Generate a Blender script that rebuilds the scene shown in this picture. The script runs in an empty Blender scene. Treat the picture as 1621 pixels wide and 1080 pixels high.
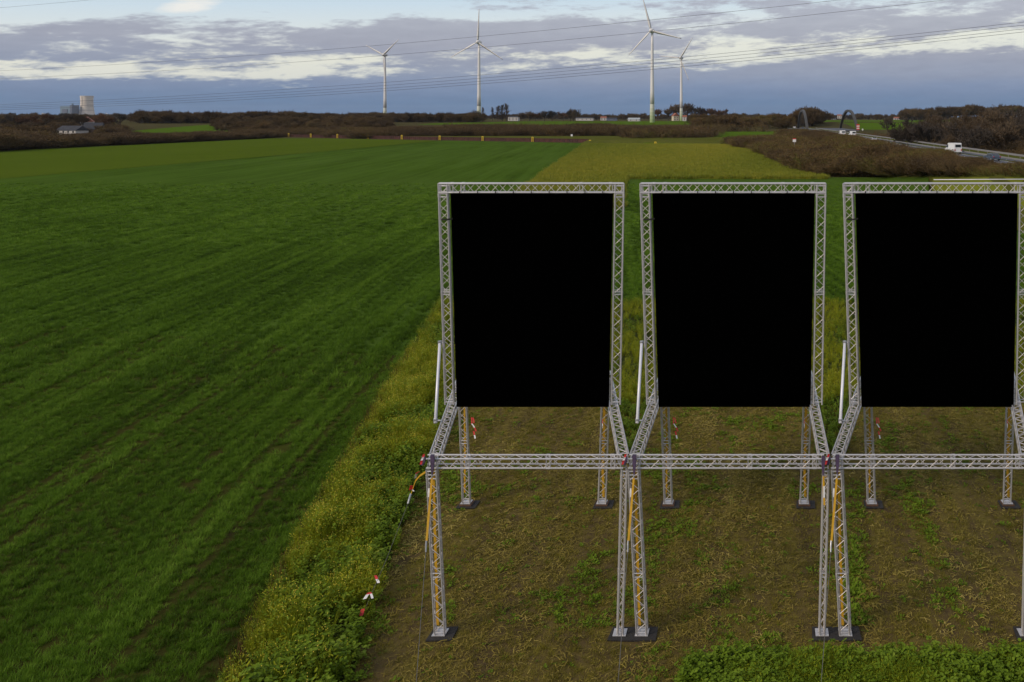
import bpy, math, random
import numpy as np
from mathutils import Vector, Matrix
random.seed(7); rng = np.random.default_rng(7)
scn = bpy.context.scene; C = scn.collection
R = math.radians

# ---------------------------------------------------------------- camera
W, F, CX, CY, H = 1621.0, 1400.0, 1205.0, 185.0, 13.9     # photo width, focal length and principal point in photo pixels, camera height
cam_d = bpy.data.cameras.new('camera'); cam = bpy.data.objects.new('camera', cam_d); C.objects.link(cam)
cam.location = (0, 0, H); cam.rotation_euler = (R(90), 0, 0)
cam_d.sensor_width = 36; cam_d.lens = 36*F/W
cam_d.shift_x = (810.5-CX)/W; cam_d.shift_y = -(540-CY)/W
cam_d.clip_start = 0.5; cam_d.clip_end = 30000
scn.camera = cam
scn.view_settings.view_transform = 'Standard'; scn.view_settings.look = 'None'
scn.view_settings.exposure = 0.0; scn.view_settings.gamma = 1.0
scn.render.resolution_x = 1024; scn.render.resolution_y = 682

def lin(r, g, b):
    f = lambda c: (c/12.92 if c <= .04045 else ((c+.055)/1.055)**2.4)
    return (f(r/255), f(g/255), f(b/255), 1)

# ---------------------------------------------------------------- world: Nishita daylight under broken stratus
SUN_EL, SUN_AZ = 30.0, 232.0      # degrees; azimuth clockwise from +Y, low sun behind the camera's left shoulder
wd = bpy.data.worlds.new('World'); scn.world = wd; wd.use_nodes = True
nt = wd.node_tree; nt.nodes.clear()
def N(t, **kw):
    n = nt.nodes.new(t)
    for k, v in kw.items(): setattr(n, k, v)
    return n
def L(a, b): nt.links.new(a, b)
def M(op, a, b=None, c=None, clamp=False):
    n = N('ShaderNodeMath', operation=op); n.use_clamp = clamp
    for i, v in enumerate((a, b, c)):
        if v is None: continue
        if isinstance(v, (int, float)): n.inputs[i].default_value = v
        else: L(v, n.inputs[i])
    return n.outputs[0]
def ramp(fac, stops, interp='LINEAR'):
    n = N('ShaderNodeValToRGB'); cr = n.color_ramp; cr.interpolation = interp
    while len(cr.elements) < len(stops): cr.elements.new(0.5)
    for e, (p, c) in zip(cr.elements, stops):
        e.position = p; e.color = c if len(c) == 4 else (*c, 1)
    L(fac, n.inputs[0]); return n.outputs[0]
def sky_nodes():
    tc = N('ShaderNodeTexCoord'); sep = N('ShaderNodeSeparateXYZ'); L(tc.outputs['Generated'], sep.inputs[0])
    x, y, z = sep.outputs
    hor = M('SQRT', M('ADD', M('MULTIPLY', x, x), M('MULTIPLY', y, y)))
    el = M('ARCTAN2', z, hor); az = M('ARCTAN2', x, y)
    elt = M('SUBTRACT', el, M('MULTIPLY', M('SINE', M('ADD', az, 0.55)), 0.05))     # the cloud banks climb a little towards one side
    # perspective of a flat layer of cloud: coordinates squeeze towards the horizon
    inv = M('DIVIDE', 1.0, M('ADD', M('MAXIMUM', z, 0.0), 0.035))
    cmb = N('ShaderNodeCombineXYZ'); L(M('MULTIPLY', x, inv), cmb.inputs[0]); L(M('MULTIPLY', y, inv), cmb.inputs[1])
    cm2 = N('ShaderNodeCombineXYZ'); L(M('MULTIPLY', az, 1.0), cm2.inputs[0]); L(M('MULTIPLY', elt, 4.6), cm2.inputs[1])
    def noise(vec, scale, detail, rough, dist=0.0, off=(0, 0, 0)):
        mp = N('ShaderNodeMapping'); mp.inputs['Location'].default_value = off; L(vec, mp.inputs[0])
        n = N('ShaderNodeTexNoise'); n.inputs['Scale'].default_value = scale; n.inputs['Detail'].default_value = detail
        n.inputs['Roughness'].default_value = rough; n.inputs['Distortion'].default_value = dist
        L(mp.outputs[0], n.inputs['Vector']); return n.outputs['Fac']
    n1 = noise(cm2.outputs[0], 9.0, 8, 0.58, 0.3, (3.1, 1.7, 0))
    n2 = noise(cm2.outputs[0], 28.0, 6, 0.6, 0.2, (8.2, 0.3, 0))
    n3 = noise(cmb.outputs[0], 0.9, 7, 0.6, 0.0, (0.4, 5.0, 0))
    t = M('DIVIDE', elt, 0.30, clamp=True)                       # 0..0.30 rad
    g1 = lambda v_: (v_, v_, v_)
    bias = ramp(t, [(0, g1(1)), (0.075, g1(.95)), (0.115, g1(.60)), (0.14, g1(.37)), (0.175, g1(.40)), (0.205, g1(.60)),
                    (0.25, g1(.70)), (0.285, g1(.55)), (0.325, g1(.20)), (0.48, g1(.16)), (0.72, g1(.42)), (1, g1(.56))])
    rgt = M('MULTIPLY', M('MULTIPLY', M('ADD', az, 0.22), 3.0, clamp=True), M('MULTIPLY', M('SUBTRACT', t, 0.27), 12.0, clamp=True))
    bias = M('ADD', bias, M('MULTIPLY', rgt, 0.36))
    mix_n = M('ADD', M('MULTIPLY', n1, 0.72), M('MULTIPLY', n2, 0.28))
    hi = M('MULTIPLY', M('SUBTRACT', el, 0.2), 5.0, clamp=True)
    mixn = M('ADD', M('MULTIPLY', mix_n, M('SUBTRACT', 1.0, hi)), M('MULTIPLY', n3, hi))
    n4 = noise(cm2.outputs[0], 70.0, 5, 0.65, 0.2, (1.2, 4.3, 0))
    mid = M('MULTIPLY', M('SUBTRACT', 1.0, M('MULTIPLY', M('ABSOLUTE', M('ADD', az, 0.31)), 4.2), clamp=True), 0.17)
    v = M('ADD', M('ADD', M('MULTIPLY', M('SUBTRACT', mixn, 0.5), 2.1), M('MULTIPLY', M('SUBTRACT', n4, 0.5), 0.38)), M('ADD', M('SUBTRACT', bias, 0.5), mid))
    ss = N('ShaderNodeMapRange'); ss.interpolation_type = 'SMOOTHSTEP'
    L(v, ss.inputs[0]); ss.inputs[1].default_value = -0.17; ss.inputs[2].default_value = 0.13
    mask = M('MULTIPLY', ss.outputs[0], 0.94)
    nish = N('ShaderNodeTexSky', sky_type='NISHITA'); nish.sun_disc = False
    nish.sun_elevation = R(SUN_EL); nish.sun_rotation = R(SUN_AZ); nish.air_density = 1.2; nish.dust_density = 1.5
    sc = N('ShaderNodeVectorMath', operation='SCALE'); L(nish.outputs[0], sc.inputs[0]); sc.inputs['Scale'].default_value = 0.10
    clear = ramp(t, [(0, lin(215, 220, 222)), (0.19, lin(240, 240, 228)), (0.26, lin(232, 238, 238)), (0.38, lin(208, 228, 244)), (0.6, lin(186, 213, 240)), (1, lin(160, 195, 232))])
    mxs = N('ShaderNodeMix', data_type='RGBA'); mxs.inputs['Factor'].default_value = 0.18
    L(clear, mxs.inputs['A']); L(sc.outputs[0], mxs.inputs['B'])
    t0 = M('ADD', M('DIVIDE', el, 0.30), M('MULTIPLY', M('SUBTRACT', n1, 0.5), 0.06), clamp=True)
    cloud = ramp(t0, [(0, lin(78, 112, 154)), (0.05, lin(88, 120, 160)), (0.11, lin(122, 140, 172)), (0.155, lin(142, 153, 177)), (0.25, lin(161, 165, 181)), (0.36, lin(177, 181, 193)), (0.6, lin(188, 192, 206)), (1, lin(190, 194, 206))])
    shade = N('ShaderNodeMix', data_type='RGBA', blend_type='MULTIPLY'); shade.inputs['Factor'].default_value = 1
    L(cloud, shade.inputs['A'])
    L(ramp(M('ADD', M('MULTIPLY', n2, 0.6), M('MULTIPLY', n1, 0.4)), [(0.3, (1.05, 1.05, 1.04)), (0.7, (.86, .865, .89))]), shade.inputs['B'])
    mx = N('ShaderNodeMix', data_type='RGBA'); L(mask, mx.inputs['Factor']); L(mxs.outputs['Result'], mx.inputs['A']); L(shade.outputs['Result'], mx.inputs['B'])
    wa = M('MULTIPLY', M('SUBTRACT', M('ADD', az, 0.576), M('MULTIPLY', M('SUBTRACT', el, 0.104), 1.1)), 42.0); we = M('MULTIPLY', M('SUBTRACT', el, 0.106), 95.0)
    gs = M('SUBTRACT', M('ADD', 1.0, M('MULTIPLY', M('SUBTRACT', n2, 0.5), 2.2)), M('ADD', M('MULTIPLY', wa, wa), M('MULTIPLY', we, we)), clamp=True)
    mw = N('ShaderNodeMix', data_type='RGBA'); L(M('MULTIPLY', gs, 0.75), mw.inputs['Factor']); L(mx.outputs['Result'], mw.inputs['A']); mw.inputs['B'].default_value = lin(248, 243, 234)
    mx = mw
    bg = N('ShaderNodeBackground'); L(mx.outputs['Result'], bg.inputs['Color']); bg.inputs['Strength'].default_value = 1.0
    out = N('ShaderNodeOutputWorld'); L(bg.outputs[0], out.inputs[0])
sky_nodes()
sd = bpy.data.lights.new('sun', 'SUN'); sun = bpy.data.objects.new('sun', sd); C.objects.link(sun)
sd.energy = 2.3; sd.angle = R(16); sd.color = (1.0, 0.86, 0.70)
sdir = Vector((math.sin(R(SUN_AZ))*math.cos(R(SUN_EL)), math.cos(R(SUN_AZ))*math.cos(R(SUN_EL)), math.sin(R(SUN_EL))))
sun.rotation_euler = sdir.to_track_quat('Z', 'Y').to_euler()

# ---------------------------------------------------------------- places: photo pixel -> point of the place
def at(px, py, d): return Vector(((px-CX)/F*d, d, H-(py-CY)/F*d))
def gnd(px, py, z=0.0):
    d = F*(H-z)/(py-CY); return Vector(((px-CX)/F*d, d, z))
def proj(X, Y, Z): return CX+F*X/Y, CY+F*(H-Z)/Y
def terr(X, Y):
    s = np.clip((np.asarray(Y, float)-560)/270, 0, 1); return 8.0*s*s*(3-2*s)
def inpoly(x, y, poly):
    x = np.asarray(x); y = np.asarray(y); ins = np.zeros(x.shape, bool); n = len(poly); j = n-1
    for i in range(n):
        xi, yi = poly[i]; xj, yj = poly[j]
        c = ((yi > y) != (yj > y)) & (x < (xj-xi)*(y-yi)/((yj-yi) or 1e-9)+xi); ins ^= c; j = i
    return ins
_tab = rng.random((256, 256))
def vnoise(x, y):
    x = np.asarray(x, float); y = np.asarray(y, float); xi = np.floor(x).astype(int); yi = np.floor(y).astype(int)
    u = x-xi; v = y-yi; u = u*u*(3-2*u); v = v*v*(3-2*v); g = lambda a, b: _tab[a % 256, b % 256]
    return (g(xi, yi)*(1-u)+g(xi+1, yi)*u)*(1-v)+(g(xi, yi+1)*(1-u)+g(xi+1, yi+1)*u)*v

# ---------------------------------------------------------------- object helpers
def tag(o, label=None, cat=None, group=None, kind=None):
    if label: o['label'] = label
    if cat: o['category'] = cat
    if group: o['group'] = group
    if kind: o['kind'] = kind
    return o
def mesh(name, verts, faces, mats=(), fm=None, smooth=False):
    me = bpy.data.meshes.new(name); me.from_pydata([tuple(v) for v in verts], [], [tuple(f) for f in faces])
    for m in mats: me.materials.append(m)
    if fm: me.polygons.foreach_set('material_index', fm)
    if smooth: me.polygons.foreach_set('use_smooth', [True]*len(me.polygons))
    me.update(); return me
def link(name, me, parent=None, loc=None):
    o = bpy.data.objects.new(name, me); C.objects.link(o)
    if parent: o.parent = parent
    if loc is not None: o.location = loc
    return o
def empty(name, loc=(0, 0, 0), rz=0.0):
    o = bpy.data.objects.new(name, None); C.objects.link(o); o.location = loc; o.rotation_euler = (0, 0, rz); o.empty_display_size = .3; return o
class MB:
    def __init__(s): s.v = []; s.f = []; s.m = []
    def add(s, vs, fs, mi=0):
        b = len(s.v); s.v += [tuple(v) for v in vs]; s.f += [tuple(i+b for i in f) for f in fs]; s.m += [mi]*len(fs); return s
    def box(s, lo, hi, mi=0):
        x0, y0, z0 = lo; x1, y1, z1 = hi
        return s.add([(x0,y0,z0),(x1,y0,z0),(x1,y1,z0),(x0,y1,z0),(x0,y0,z1),(x1,y0,z1),(x1,y1,z1),(x0,y1,z1)],
              [(0,3,2,1),(4,5,6,7),(0,1,5,4),(1,2,6,5),(2,3,7,6),(3,0,4,7)], mi)
    def tube(s, pts, r, n=8, mi=0, caps=True, r2=None):
        pts = [Vector(p) for p in pts]; k = len(pts); vs = []; fs = []
        for i, p in enumerate(pts):
            d = (pts[min(i+1, k-1)]-pts[max(i-1, 0)]).normalized()
            a = Vector((0, 0, 1)) if abs(d.z) < .9 else Vector((1, 0, 0))
            u = d.cross(a).normalized(); w = d.cross(u); rr = r if r2 is None else r+(r2-r)*i/(k-1)
            vs += [p+(u*math.cos(2*math.pi*j/n)+w*math.sin(2*math.pi*j/n))*rr for j in range(n)]
        for i in range(k-1):
            for j in range(n): fs.append((i*n+j, i*n+(j+1) % n, (i+1)*n+(j+1) % n, (i+1)*n+j))
        if caps: fs.append(tuple(range(n-1, -1, -1))); fs.append(tuple((k-1)*n+j for j in range(n)))
        return s.add(vs, fs, mi)
    def ribbon(s, pts, side, w, mi=0, t=0.006):
        pts = [Vector(p) for p in pts]; side = Vector(side).normalized(); k = len(pts); vs = []; fs = []
        for i, p in enumerate(pts):
            d = (pts[min(i+1, k-1)]-pts[max(i-1, 0)]).normalized(); nn = d.cross(side).normalized()
            ww = w[i] if isinstance(w, (list, tuple)) else w
            vs += [p-side*ww/2-nn*t/2, p+side*ww/2-nn*t/2, p+side*ww/2+nn*t/2, p-side*ww/2+nn*t/2]
        for i in range(k-1):
            for j in range(4): fs.append((i*4+j, i*4+(j+1) % 4, (i+1)*4+(j+1) % 4, (i+1)*4+j))
        fs += [(3, 2, 1, 0), tuple((k-1)*4+j for j in range(4))]
        return s.add(vs, fs, mi)
    def lathe(s, prof, n=24, mi=0, axis='z'):
        vs = []; fs = []
        for r, h in prof:
            for j in range(n):
                a = 2*math.pi*j/n; c = (r*math.cos(a), r*math.sin(a), h)
                vs.append(c if axis == 'z' else (c[0], c[2], c[1]))
        for i in range(len(prof)-1):
            for j in range(n): fs.append((i*n+j, i*n+(j+1) % n, (i+1)*n+(j+1) % n, (i+1)*n+j))
        fs += [tuple(range(n-1, -1, -1)), tuple((len(prof)-1)*n+j for j in range(n))]
        return s.add(vs, fs, mi)
    def build(s, name, mats, parent=None, loc=None, smooth=False):
        if not isinstance(mats, (list, tuple)): mats = [mats]
        return link(name, mesh(name, s.v, s.f, mats, s.m, smooth), parent, loc)
def copy_tree(o, parent=None):
    c = o.copy(); C.objects.link(c); c.parent = parent
    for ch in o.children: copy_tree(ch, c)
    return c

# ---------------------------------------------------------------- materials
def shader(name):
    global nt
    m = bpy.data.materials.new(name); m.use_nodes = True; nt = m.node_tree
    return m, nt.nodes['Principled BSDF']
def setc(b, key, v):
    if key in b.inputs:
        if hasattr(v, 'links') or isinstance(v, bpy.types.NodeSocket): L(v, b.inputs[key])
        else: b.inputs[key].default_value = v
def tex(scale, detail=4, rough=.6, coord='Object', stretch=None, dist=0.0, rot=None):
    tc = N('ShaderNodeTexCoord'); src = tc.outputs[coord]
    if stretch or rot:
        mp = N('ShaderNodeMapping')
        if rot: mp.vector_type = 'POINT'; mp.inputs['Rotation'].default_value = rot
        L(src, mp.inputs[0]); src = mp.outputs[0]
        if stretch:
            m2 = N('ShaderNodeMapping'); m2.inputs['Scale'].default_value = stretch; L(src, m2.inputs[0]); src = m2.outputs[0]
    n = N('ShaderNodeTexNoise'); n.inputs['Scale'].default_value = scale; n.inputs['Detail'].default_value = detail
    n.inputs['Roughness'].default_value = rough; n.inputs['Distortion'].default_value = dist; L(src, n.inputs['Vector']); return n.outputs['Fac']
def mixc(fac, a, b, mode='MIX'):
    n = N('ShaderNodeMix', data_type='RGBA', blend_type=mode)
    for k, v in (('Factor', fac), ('A', a), ('B', b)):
        if isinstance(v, (int, float)): n.inputs[k].default_value = v
        elif isinstance(v, tuple): n.inputs[k].default_value = v if len(v) == 4 else (*v, 1)
        else: L(v, n.inputs[k])
    return n.outputs['Result']
def bump(b, h, strength, dist=.02):
    n = N('ShaderNodeBump'); n.inputs['Strength'].default_value = strength; n.inputs['Distance'].default_value = dist
    L(h, n.inputs['Height']); L(n.outputs[0], b.inputs['Normal'])
def plain(name, col, rough=.6, metal=0.0, var=.18, scale=3.0, bmp=0.0, spec=.5):
    m, b = shader(name); f = tex(scale, 5); k = tuple(max(0, c*(1-var)) for c in col[:3]); l = tuple(min(1, c*(1+var)) for c in col[:3])
    L(ramp(f, [(.3, k), (.7, l)]), b.inputs['Base Color']); b.inputs['Roughness'].default_value = rough; b.inputs['Metallic'].default_value = metal
    b.inputs['Specular IOR Level'].default_value = spec
    if bmp: bump(b, tex(scale*6, 4), bmp)
    return m
def leafy(name, stops, trans=.25, rough=.6, pos=0.0):
    """foliage: colour runs over the scatter's own 'tint' and a random value per plant"""
    m, b = shader(name)
    at_ = N('ShaderNodeAttribute'); at_.attribute_type = 'INSTANCER'; at_.attribute_name = 'tint'
    oi = N('ShaderNodeObjectInfo')
    f = M('ADD', M('MULTIPLY', at_.outputs['Fac'], .7), M('MULTIPLY', oi.outputs['Random'], .3), clamp=True)
    if pos: f = M('ADD', f, M('MULTIPLY', M('SUBTRACT', tex(pos, 3), .5), .5), clamp=True)
    col = ramp(f, stops)
    L(col, b.inputs['Base Color']); b.inputs['Roughness'].default_value = rough; b.inputs['Specular IOR Level'].default_value = .06
    if trans:
        tr = N('ShaderNodeBsdfTranslucent'); L(col, tr.inputs['Color']); mx = N('ShaderNodeMixShader'); mx.inputs[0].default_value = trans
        L(b.outputs[0], mx.inputs[1]); L(tr.outputs[0], mx.inputs[2]); L(mx.outputs[0], nt.nodes['Material Output'].inputs[0])
    return m
ALU = plain('aluminium', (.55, .525, .515), .38, .5, .14, 5)
ALU_B = plain('aluminium_brace', (.64, .585, .555), .38, .4, .12, 6)
WHITE_TUBE = plain('white_tube', (.72, .71, .74), .4, .1, .06, 2)
BLACK = plain('matt_black_screen', (.0004, .0004, .0004), 1.0, 0, .1, 2, spec=0.0)
MAT_RUBBER = plain('rubber_mat', (.020, .017, .015), .95, 0, .4, 3, .3)
WOOD = plain('wood_packer', (.11, .055, .03), .8, 0, .3, 8, .3)
YELLOW = plain('yellow_webbing', (.52, .285, .008), .7, 0, .15, 9)
PURPLE = plain('purple_sling', (.055, .032, .07), .8, 0, .3, 12)
RED = plain('red_tape', (.55, .02, .02), .5, 0, .1, 9)
WHITE = plain('white_tape', (.72, .70, .68), .5, 0, .08, 9)
STEEL = plain('steel_cable', (.16, .15, .14), .5, .6, .2, 9)
SHACKLE = plain('galvanised', (.42, .42, .42), .4, .7, .15, 9)
LIMEWHITE = plain('turbine_paint', (.72, .69, .66), .45, 0, .04, .05)
GREENS = [plain('tower_green_%d' % i, c, .5, 0, .05, .1) for i, c in enumerate([(.62, .62, .52), (.52, .54, .40), (.42, .46, .29), (.33, .39, .20), (.25, .32, .13)])]
CABLE = plain('conductor', (.07, .065, .075), .5, .3, .1, .1)
CONCRETE = plain('concrete', (.66, .57, .48), .8, 0, .08, .03)
RUST = plain('rusty_sheet_pile', (.060, .018, .012), .8, 0, .45, .4, .3)
YPAINT = plain('yellow_paint', (.62, .42, .02), .5, 0, .1, 3)
ASPHALT = plain('asphalt', (.085, .088, .10), .8, 0, .14, .25, spec=.15)
BARRIER = plain('barrier_steel', (.22, .21, .20), .7, .1, .12, .4)
LINEP = plain('road_paint', (.75, .75, .74), .6, 0, .1, 2)
ARCHM = plain('arch_paint', (.042, .037, .030), .6, 0, .2, .3)
RENDERW = plain('white_render', (.48, .45, .42), .8, 0, .1, .4)
ROOFG = plain('slate_roof', (.055, .056, .064), .95, 0, .25, .8, spec=.08)
ROOFR = plain('clay_roof', (.26, .09, .05), .8, 0, .25, .8)
BRICKD = plain('dark_brick', (.10, .065, .055), .8, 0, .25, .8)
GLASS = plain('window_glass', (.02, .025, .03), .12, 0, .2, 1)
BLUEGREY = plain('blue_cladding', (.16, .23, .29), .6, 0, .08, .02)
BLUEGREY2 = plain('grey_cladding', (.10, .12, .17), .6, 0, .08, .02)
CARW = plain('white_paint', (.72, .71, .70), .35, 0, .08, .8)
CARB = plain('blue_grey_paint', (.13, .17, .24), .25, .5, .1, .8)
TYRE = plain('tyre', (.018, .018, .018), .85, 0, .2, 3)
TAIL = plain('tail_lamp', (.50, .02, .03), .3, 0, .1, 3)
LAMPY = plain('headlamp_glass', (.8, .75, .6), .2, 0, .05, 3)
BARK = plain('bark', (.065, .048, .036), .85, 0, .3, .8)
BIRCH = plain('birch_bark', (.38, .34, .30), .8, 0, .3, 1.5)

def m_wheat_ground():
    m, b = shader('wheat_field')
    rt = (0, 0, -math.atan(.17))       # rows run a little left of +Y; undo that so y is along the row
    s1 = tex(.42, 5, .7, stretch=(1, .02, 1), rot=rt); s2 = tex(.11, 3, .6, stretch=(1, .05, 1), rot=rt); s3 = tex(2.2, 4, .7); s4 = tex(.02, 3)
    s5 = tex(.16, 5, .75, stretch=(1, .16, 1), rot=rt)
    f = M('ADD', M('ADD', M('MULTIPLY', s1, .34), M('MULTIPLY', s2, .2)), M('ADD', M('MULTIPLY', s3, .22), M('MULTIPLY', s5, .26)))
    col = ramp(f, [(.38, (.026, .046, .005)), (.455, (.042, .076, .008)), (.52, (.056, .100, .012)), (.63, (.072, .120, .018))])
    col = mixc(M('MULTIPLY', M('SUBTRACT', s4, .35), .9, clamp=True), col, (.070, .104, .022))
    L(col, b.inputs['Base Color']); b.inputs['Roughness'].default_value = 1.0; b.inputs['Specular IOR Level'].default_value = .0; bump(b, s3, .6, .15); return m
def m_soil(name, stops, sc=1.2, stretch=(1, .35, 1), bs=.6):
    m, b = shader(name); a = tex(sc, 8, .7); c = tex(sc*(.35 if stretch[1] > .1 else 1.3), 4, .6, stretch=stretch); e = tex(sc*14, 4, .7)
    f = M('ADD', M('ADD', M('MULTIPLY', a, .4), M('MULTIPLY', c, .35)), M('MULTIPLY', e, .25))
    L(ramp(f, stops), b.inputs['Base Color']); b.inputs['Roughness'].default_value = 1.0; b.inputs['Specular IOR Level'].default_value = .0
    bump(b, M('ADD', M('MULTIPLY', e, .5), a), bs, .06); return m
G_WHEAT = m_wheat_ground()
G_MOWN = m_soil('mown_ground', [(.38, (.058, .040, .023)), (.46, (.098, .069, .030)), (.54, (.130, .098, .028)), (.62, (.160, .130, .032))], 1.2, (1, .07, 1))
G_WEED = m_soil('weed_ground', [(.3, (.020, .024, .008)), (.7, (.05, .06, .015))])
G_OLIVE = m_soil('olive_field', [(.35, (.062, .092, .008)), (.65, (.078, .108, .011))], .05)
G_YELL = m_soil('yellow_field', [(.38, (.105, .130, .014)), (.5, (.145, .160, .018)), (.62, (.195, .185, .024))], .12)
G_FAR = m_soil('far_land', [(.35, (.055, .050, .022)), (.65, (.085, .070, .030))], .03)
G_BRIGHT = m_soil('bright_field', [(.35, (.060, .108, .008)), (.65, (.080, .130, .012))], .03)
G_BROWN = m_soil('ploughed_field', [(.35, (.045, .028, .020)), (.65, (.06, .038, .027))], .05)
G_BANK = m_soil('grass_bank', [(.35, (.065, .072, .012)), (.65, (.105, .105, .022))], .2)

# ---------------------------------------------------------------- ground sheets
def grid_sheet(name, xs, ys, mat, off, hf=terr):
    v = []; f = []; n = len(xs)
    for y in ys:
        for x in xs: v.append((x, y, float(hf(x, y))+off))
    for j in range(len(ys)-1):
        for i in range(n-1): f.append((j*n+i, j*n+i+1, (j+1)*n+i+1, (j+1)*n+i))
    return tag(link(name, mesh(name, v, f, [mat])), kind='structure')
xs = sorted(set(list(np.linspace(-9000, 9000, 41)) + list(np.linspace(-900, 900, 31))))
ys = [-400, -100, 0, 60, 150, 300, 450] + list(np.linspace(555, 840, 20)) + [1000, 1400, 2000, 3500, 6000, 9000, 14000]
grid_sheet('ground', xs, ys, G_FAR, -.03)
def poly_sheet(name, pts, mat, z):
    o = link(name, mesh(name, [(x, y, z) for x, y in pts], [tuple(range(len(pts)))], [mat]))
    return tag(o, kind='structure')
def pxpoly(pp): return [tuple(gnd(x, y)[:2]) for x, y in pp]
ROW = -.17
wheat_px = [(-420, 1150), (330, 1150), (360, 1045), (470, 850), (585, 655), (692, 478), (1900, 478), (2050, 282), (1310, 281.5), (850, 281.5), (925, 229), (930, 226.5), (700, 222.5), (500, 241), (250, 262), (0, 283), (-420, 312)]
WHEAT = pxpoly(wheat_px); poly_sheet('wheat_field', WHEAT, G_WHEAT, 0.0)
G_SOIL = m_soil('field_soil', [(.38, (.030, .026, .010)), (.5, (.044, .042, .010)), (.62, (.050, .062, .010))])
poly_sheet('field_soil', pxpoly([(-420, 1150), (330, 1150), (360, 1045), (470, 850), (585, 655), (640, 564), (-420, 470)]), G_SOIL, .003)
OLIVE = pxpoly([(-420, 312.5), (0, 283.4), (250, 262.4), (500, 241.4), (702, 222.8), (455, 218), (0, 239), (-420, 262)]); poly_sheet('stubble_field', OLIVE, G_OLIVE, 0.0)
weed_px = [(330, 1150), (360, 1045), (470, 850), (585, 655), (692, 478), (1900, 478), (1900, 640), (1355, 640), (1338, 722), (1292, 722), (1288, 640), (1030, 640), (1018, 722), (974, 722), (968, 640), (722, 640),
           (696, 690), (655, 790), (612, 905), (570, 1020), (545, 1150)]
WEED = pxpoly(weed_px); poly_sheet('weed_strip_ground', WEED, G_WEED, .004)
MOWN = [(-14, 14), (10, 14), (26, 44), (-18, 44)]
mown_px = [(545, 1150), (570, 1020), (612, 905), (655, 790), (696, 690), (722, 639), (1900, 639), (1900, 1150)]
MOWNP = pxpoly(mown_px); poly_sheet('mown_strip', MOWNP, G_MOWN, .002)
YEL1 = pxpoly([(925, 229), (1165, 230.5), (1308, 278.5), (1308, 284), (990, 284), (985, 330), (785, 330), (840, 289)])
poly_sheet('mustard_field', YEL1, G_YELL, .05)

# embankment of the motorway, its two slopes and the road on it
def bar_x(d): return 55-.034*(d-186)
def emb(X, Y):
    b = bar_x(Y); zt = 5.0; l = b-14.0; r = b+3.0
    return np.maximum(terr(X, Y)*0, np.minimum(np.clip((X-(l-13))/13*zt, 0, zt), np.clip(((r+11)-X)/11*zt, 0, zt)))
sd_ = [60, 100, 140, 186, 230, 300, 380, 460, 540, 600, 690, 800, 1000, 1300]
v = []; f = []
prof = [(-27, -.2), (-22.5, 1.7), (-18, 3.5), (-14, 5), (3, 5), (8.5, 2.5), (14, -.2)]
for d in sd_:
    for ox, z in prof: v.append((bar_x(d)+ox, d, z))
k = len(prof)
for i in range(len(sd_)-1):
    for j in range(k-1): f.append((i*k+j, i*k+j+1, (i+1)*k+j+1, (i+1)*k+j))
tag(link('embankment', mesh('embankment', v, f, [G_BANK])), kind='structure')
def strip(name, x0, x1, z, mat, kind='structure', d0=60, d1=1300):
    v = []; f = []; ds = [d for d in sd_ if d0 <= d <= d1]
    for d in ds: v += [(bar_x(d)+x0, d, z), (bar_x(d)+x1, d, z)]
    for i in range(len(ds)-1): f.append((2*i, 2*i+1, 2*i+3, 2*i+2))
    o = link(name, mesh(name, v, f, [mat])); return tag(o, kind=kind)
strip('road', -12.6, -6.1, 5.01, ASPHALT); strip('road', -4.9, -.5, 5.01, ASPHALT)
strip('lane_marking', -12.2, -12.0, 5.02, LINEP); strip('lane_marking', -6.6, -6.45, 5.02, LINEP)
for d in np.arange(100, 600, 12.0):
    o = link('lane_dash', mesh('lane_dash', [(bar_x(d)-9.4, d, 5.02), (bar_x(d)-9.25, d, 5.02), (bar_x(d+5)-9.25, d+5, 5.02), (bar_x(d+5)-9.4, d+5, 5.02)], [(0, 1, 2, 3)], [LINEP])); tag(o, kind='structure')
# lower slope of the embankment: a green and a yellow strip
def slope_patch(name, pp, mat, off=.06):
    v = []; cols = 14
    (xa, ya0, ya1), (xb, yb0, yb1) = pp
    f = []
    for i in range(cols+1):
        t = i/cols; px = xa+(xb-xa)*t
        for py in (ya0+(yb0-ya0)*t, ya1+(yb1-ya1)*t):
            # walk out along the ray until it meets the ground or the slope
            dd = 60.0
            while dd < 500:
                p = at(px, py, dd)
                if p.z <= float(emb(p.x, p.y))+off: break
                dd += .5
            v.append(tuple(p+Vector((0, 0, .02))))
    for i in range(cols): f.append((2*i, 2*i+1, 2*i+3, 2*i+2))
    tag(link(name, mesh(name, v, f, [mat])), kind='structure')
slope_patch('slope_grass', ((1312, 281, 330), (1470, 281, 330)), G_WHEAT)
slope_patch('slope_mustard', ((1476, 281, 330), (1700, 281, 330)), G_YELL)
# fields on the rise far behind
grid_sheet('hill_field', np.linspace(-300, 0, 12), np.linspace(770, 1150, 14), G_BRIGHT, .05)
grid_sheet('hill_field', np.linspace(75, 420, 12), np.linspace(690, 900, 14), G_BRIGHT, .06)
grid_sheet('ploughed_field', np.linspace(70, 460, 12), np.linspace(905, 1010, 6), G_BROWN, .06)
grid_sheet('hill_field', np.linspace(70, 520, 12), np.linspace(1015, 1500, 6), G_BRIGHT, .06)
grid_sheet('meadow', np.linspace(-480, -375, 8), np.linspace(630, 780, 12), G_BRIGHT, .06)
grid_sheet('bank_grass', np.linspace(-60, 26, 10), np.linspace(436, 640, 12), G_BRIGHT, .0, lambda x, y: float(terr(x, y))+.03+1.6*min(1, max(0, (y-436)/60)))

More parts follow.
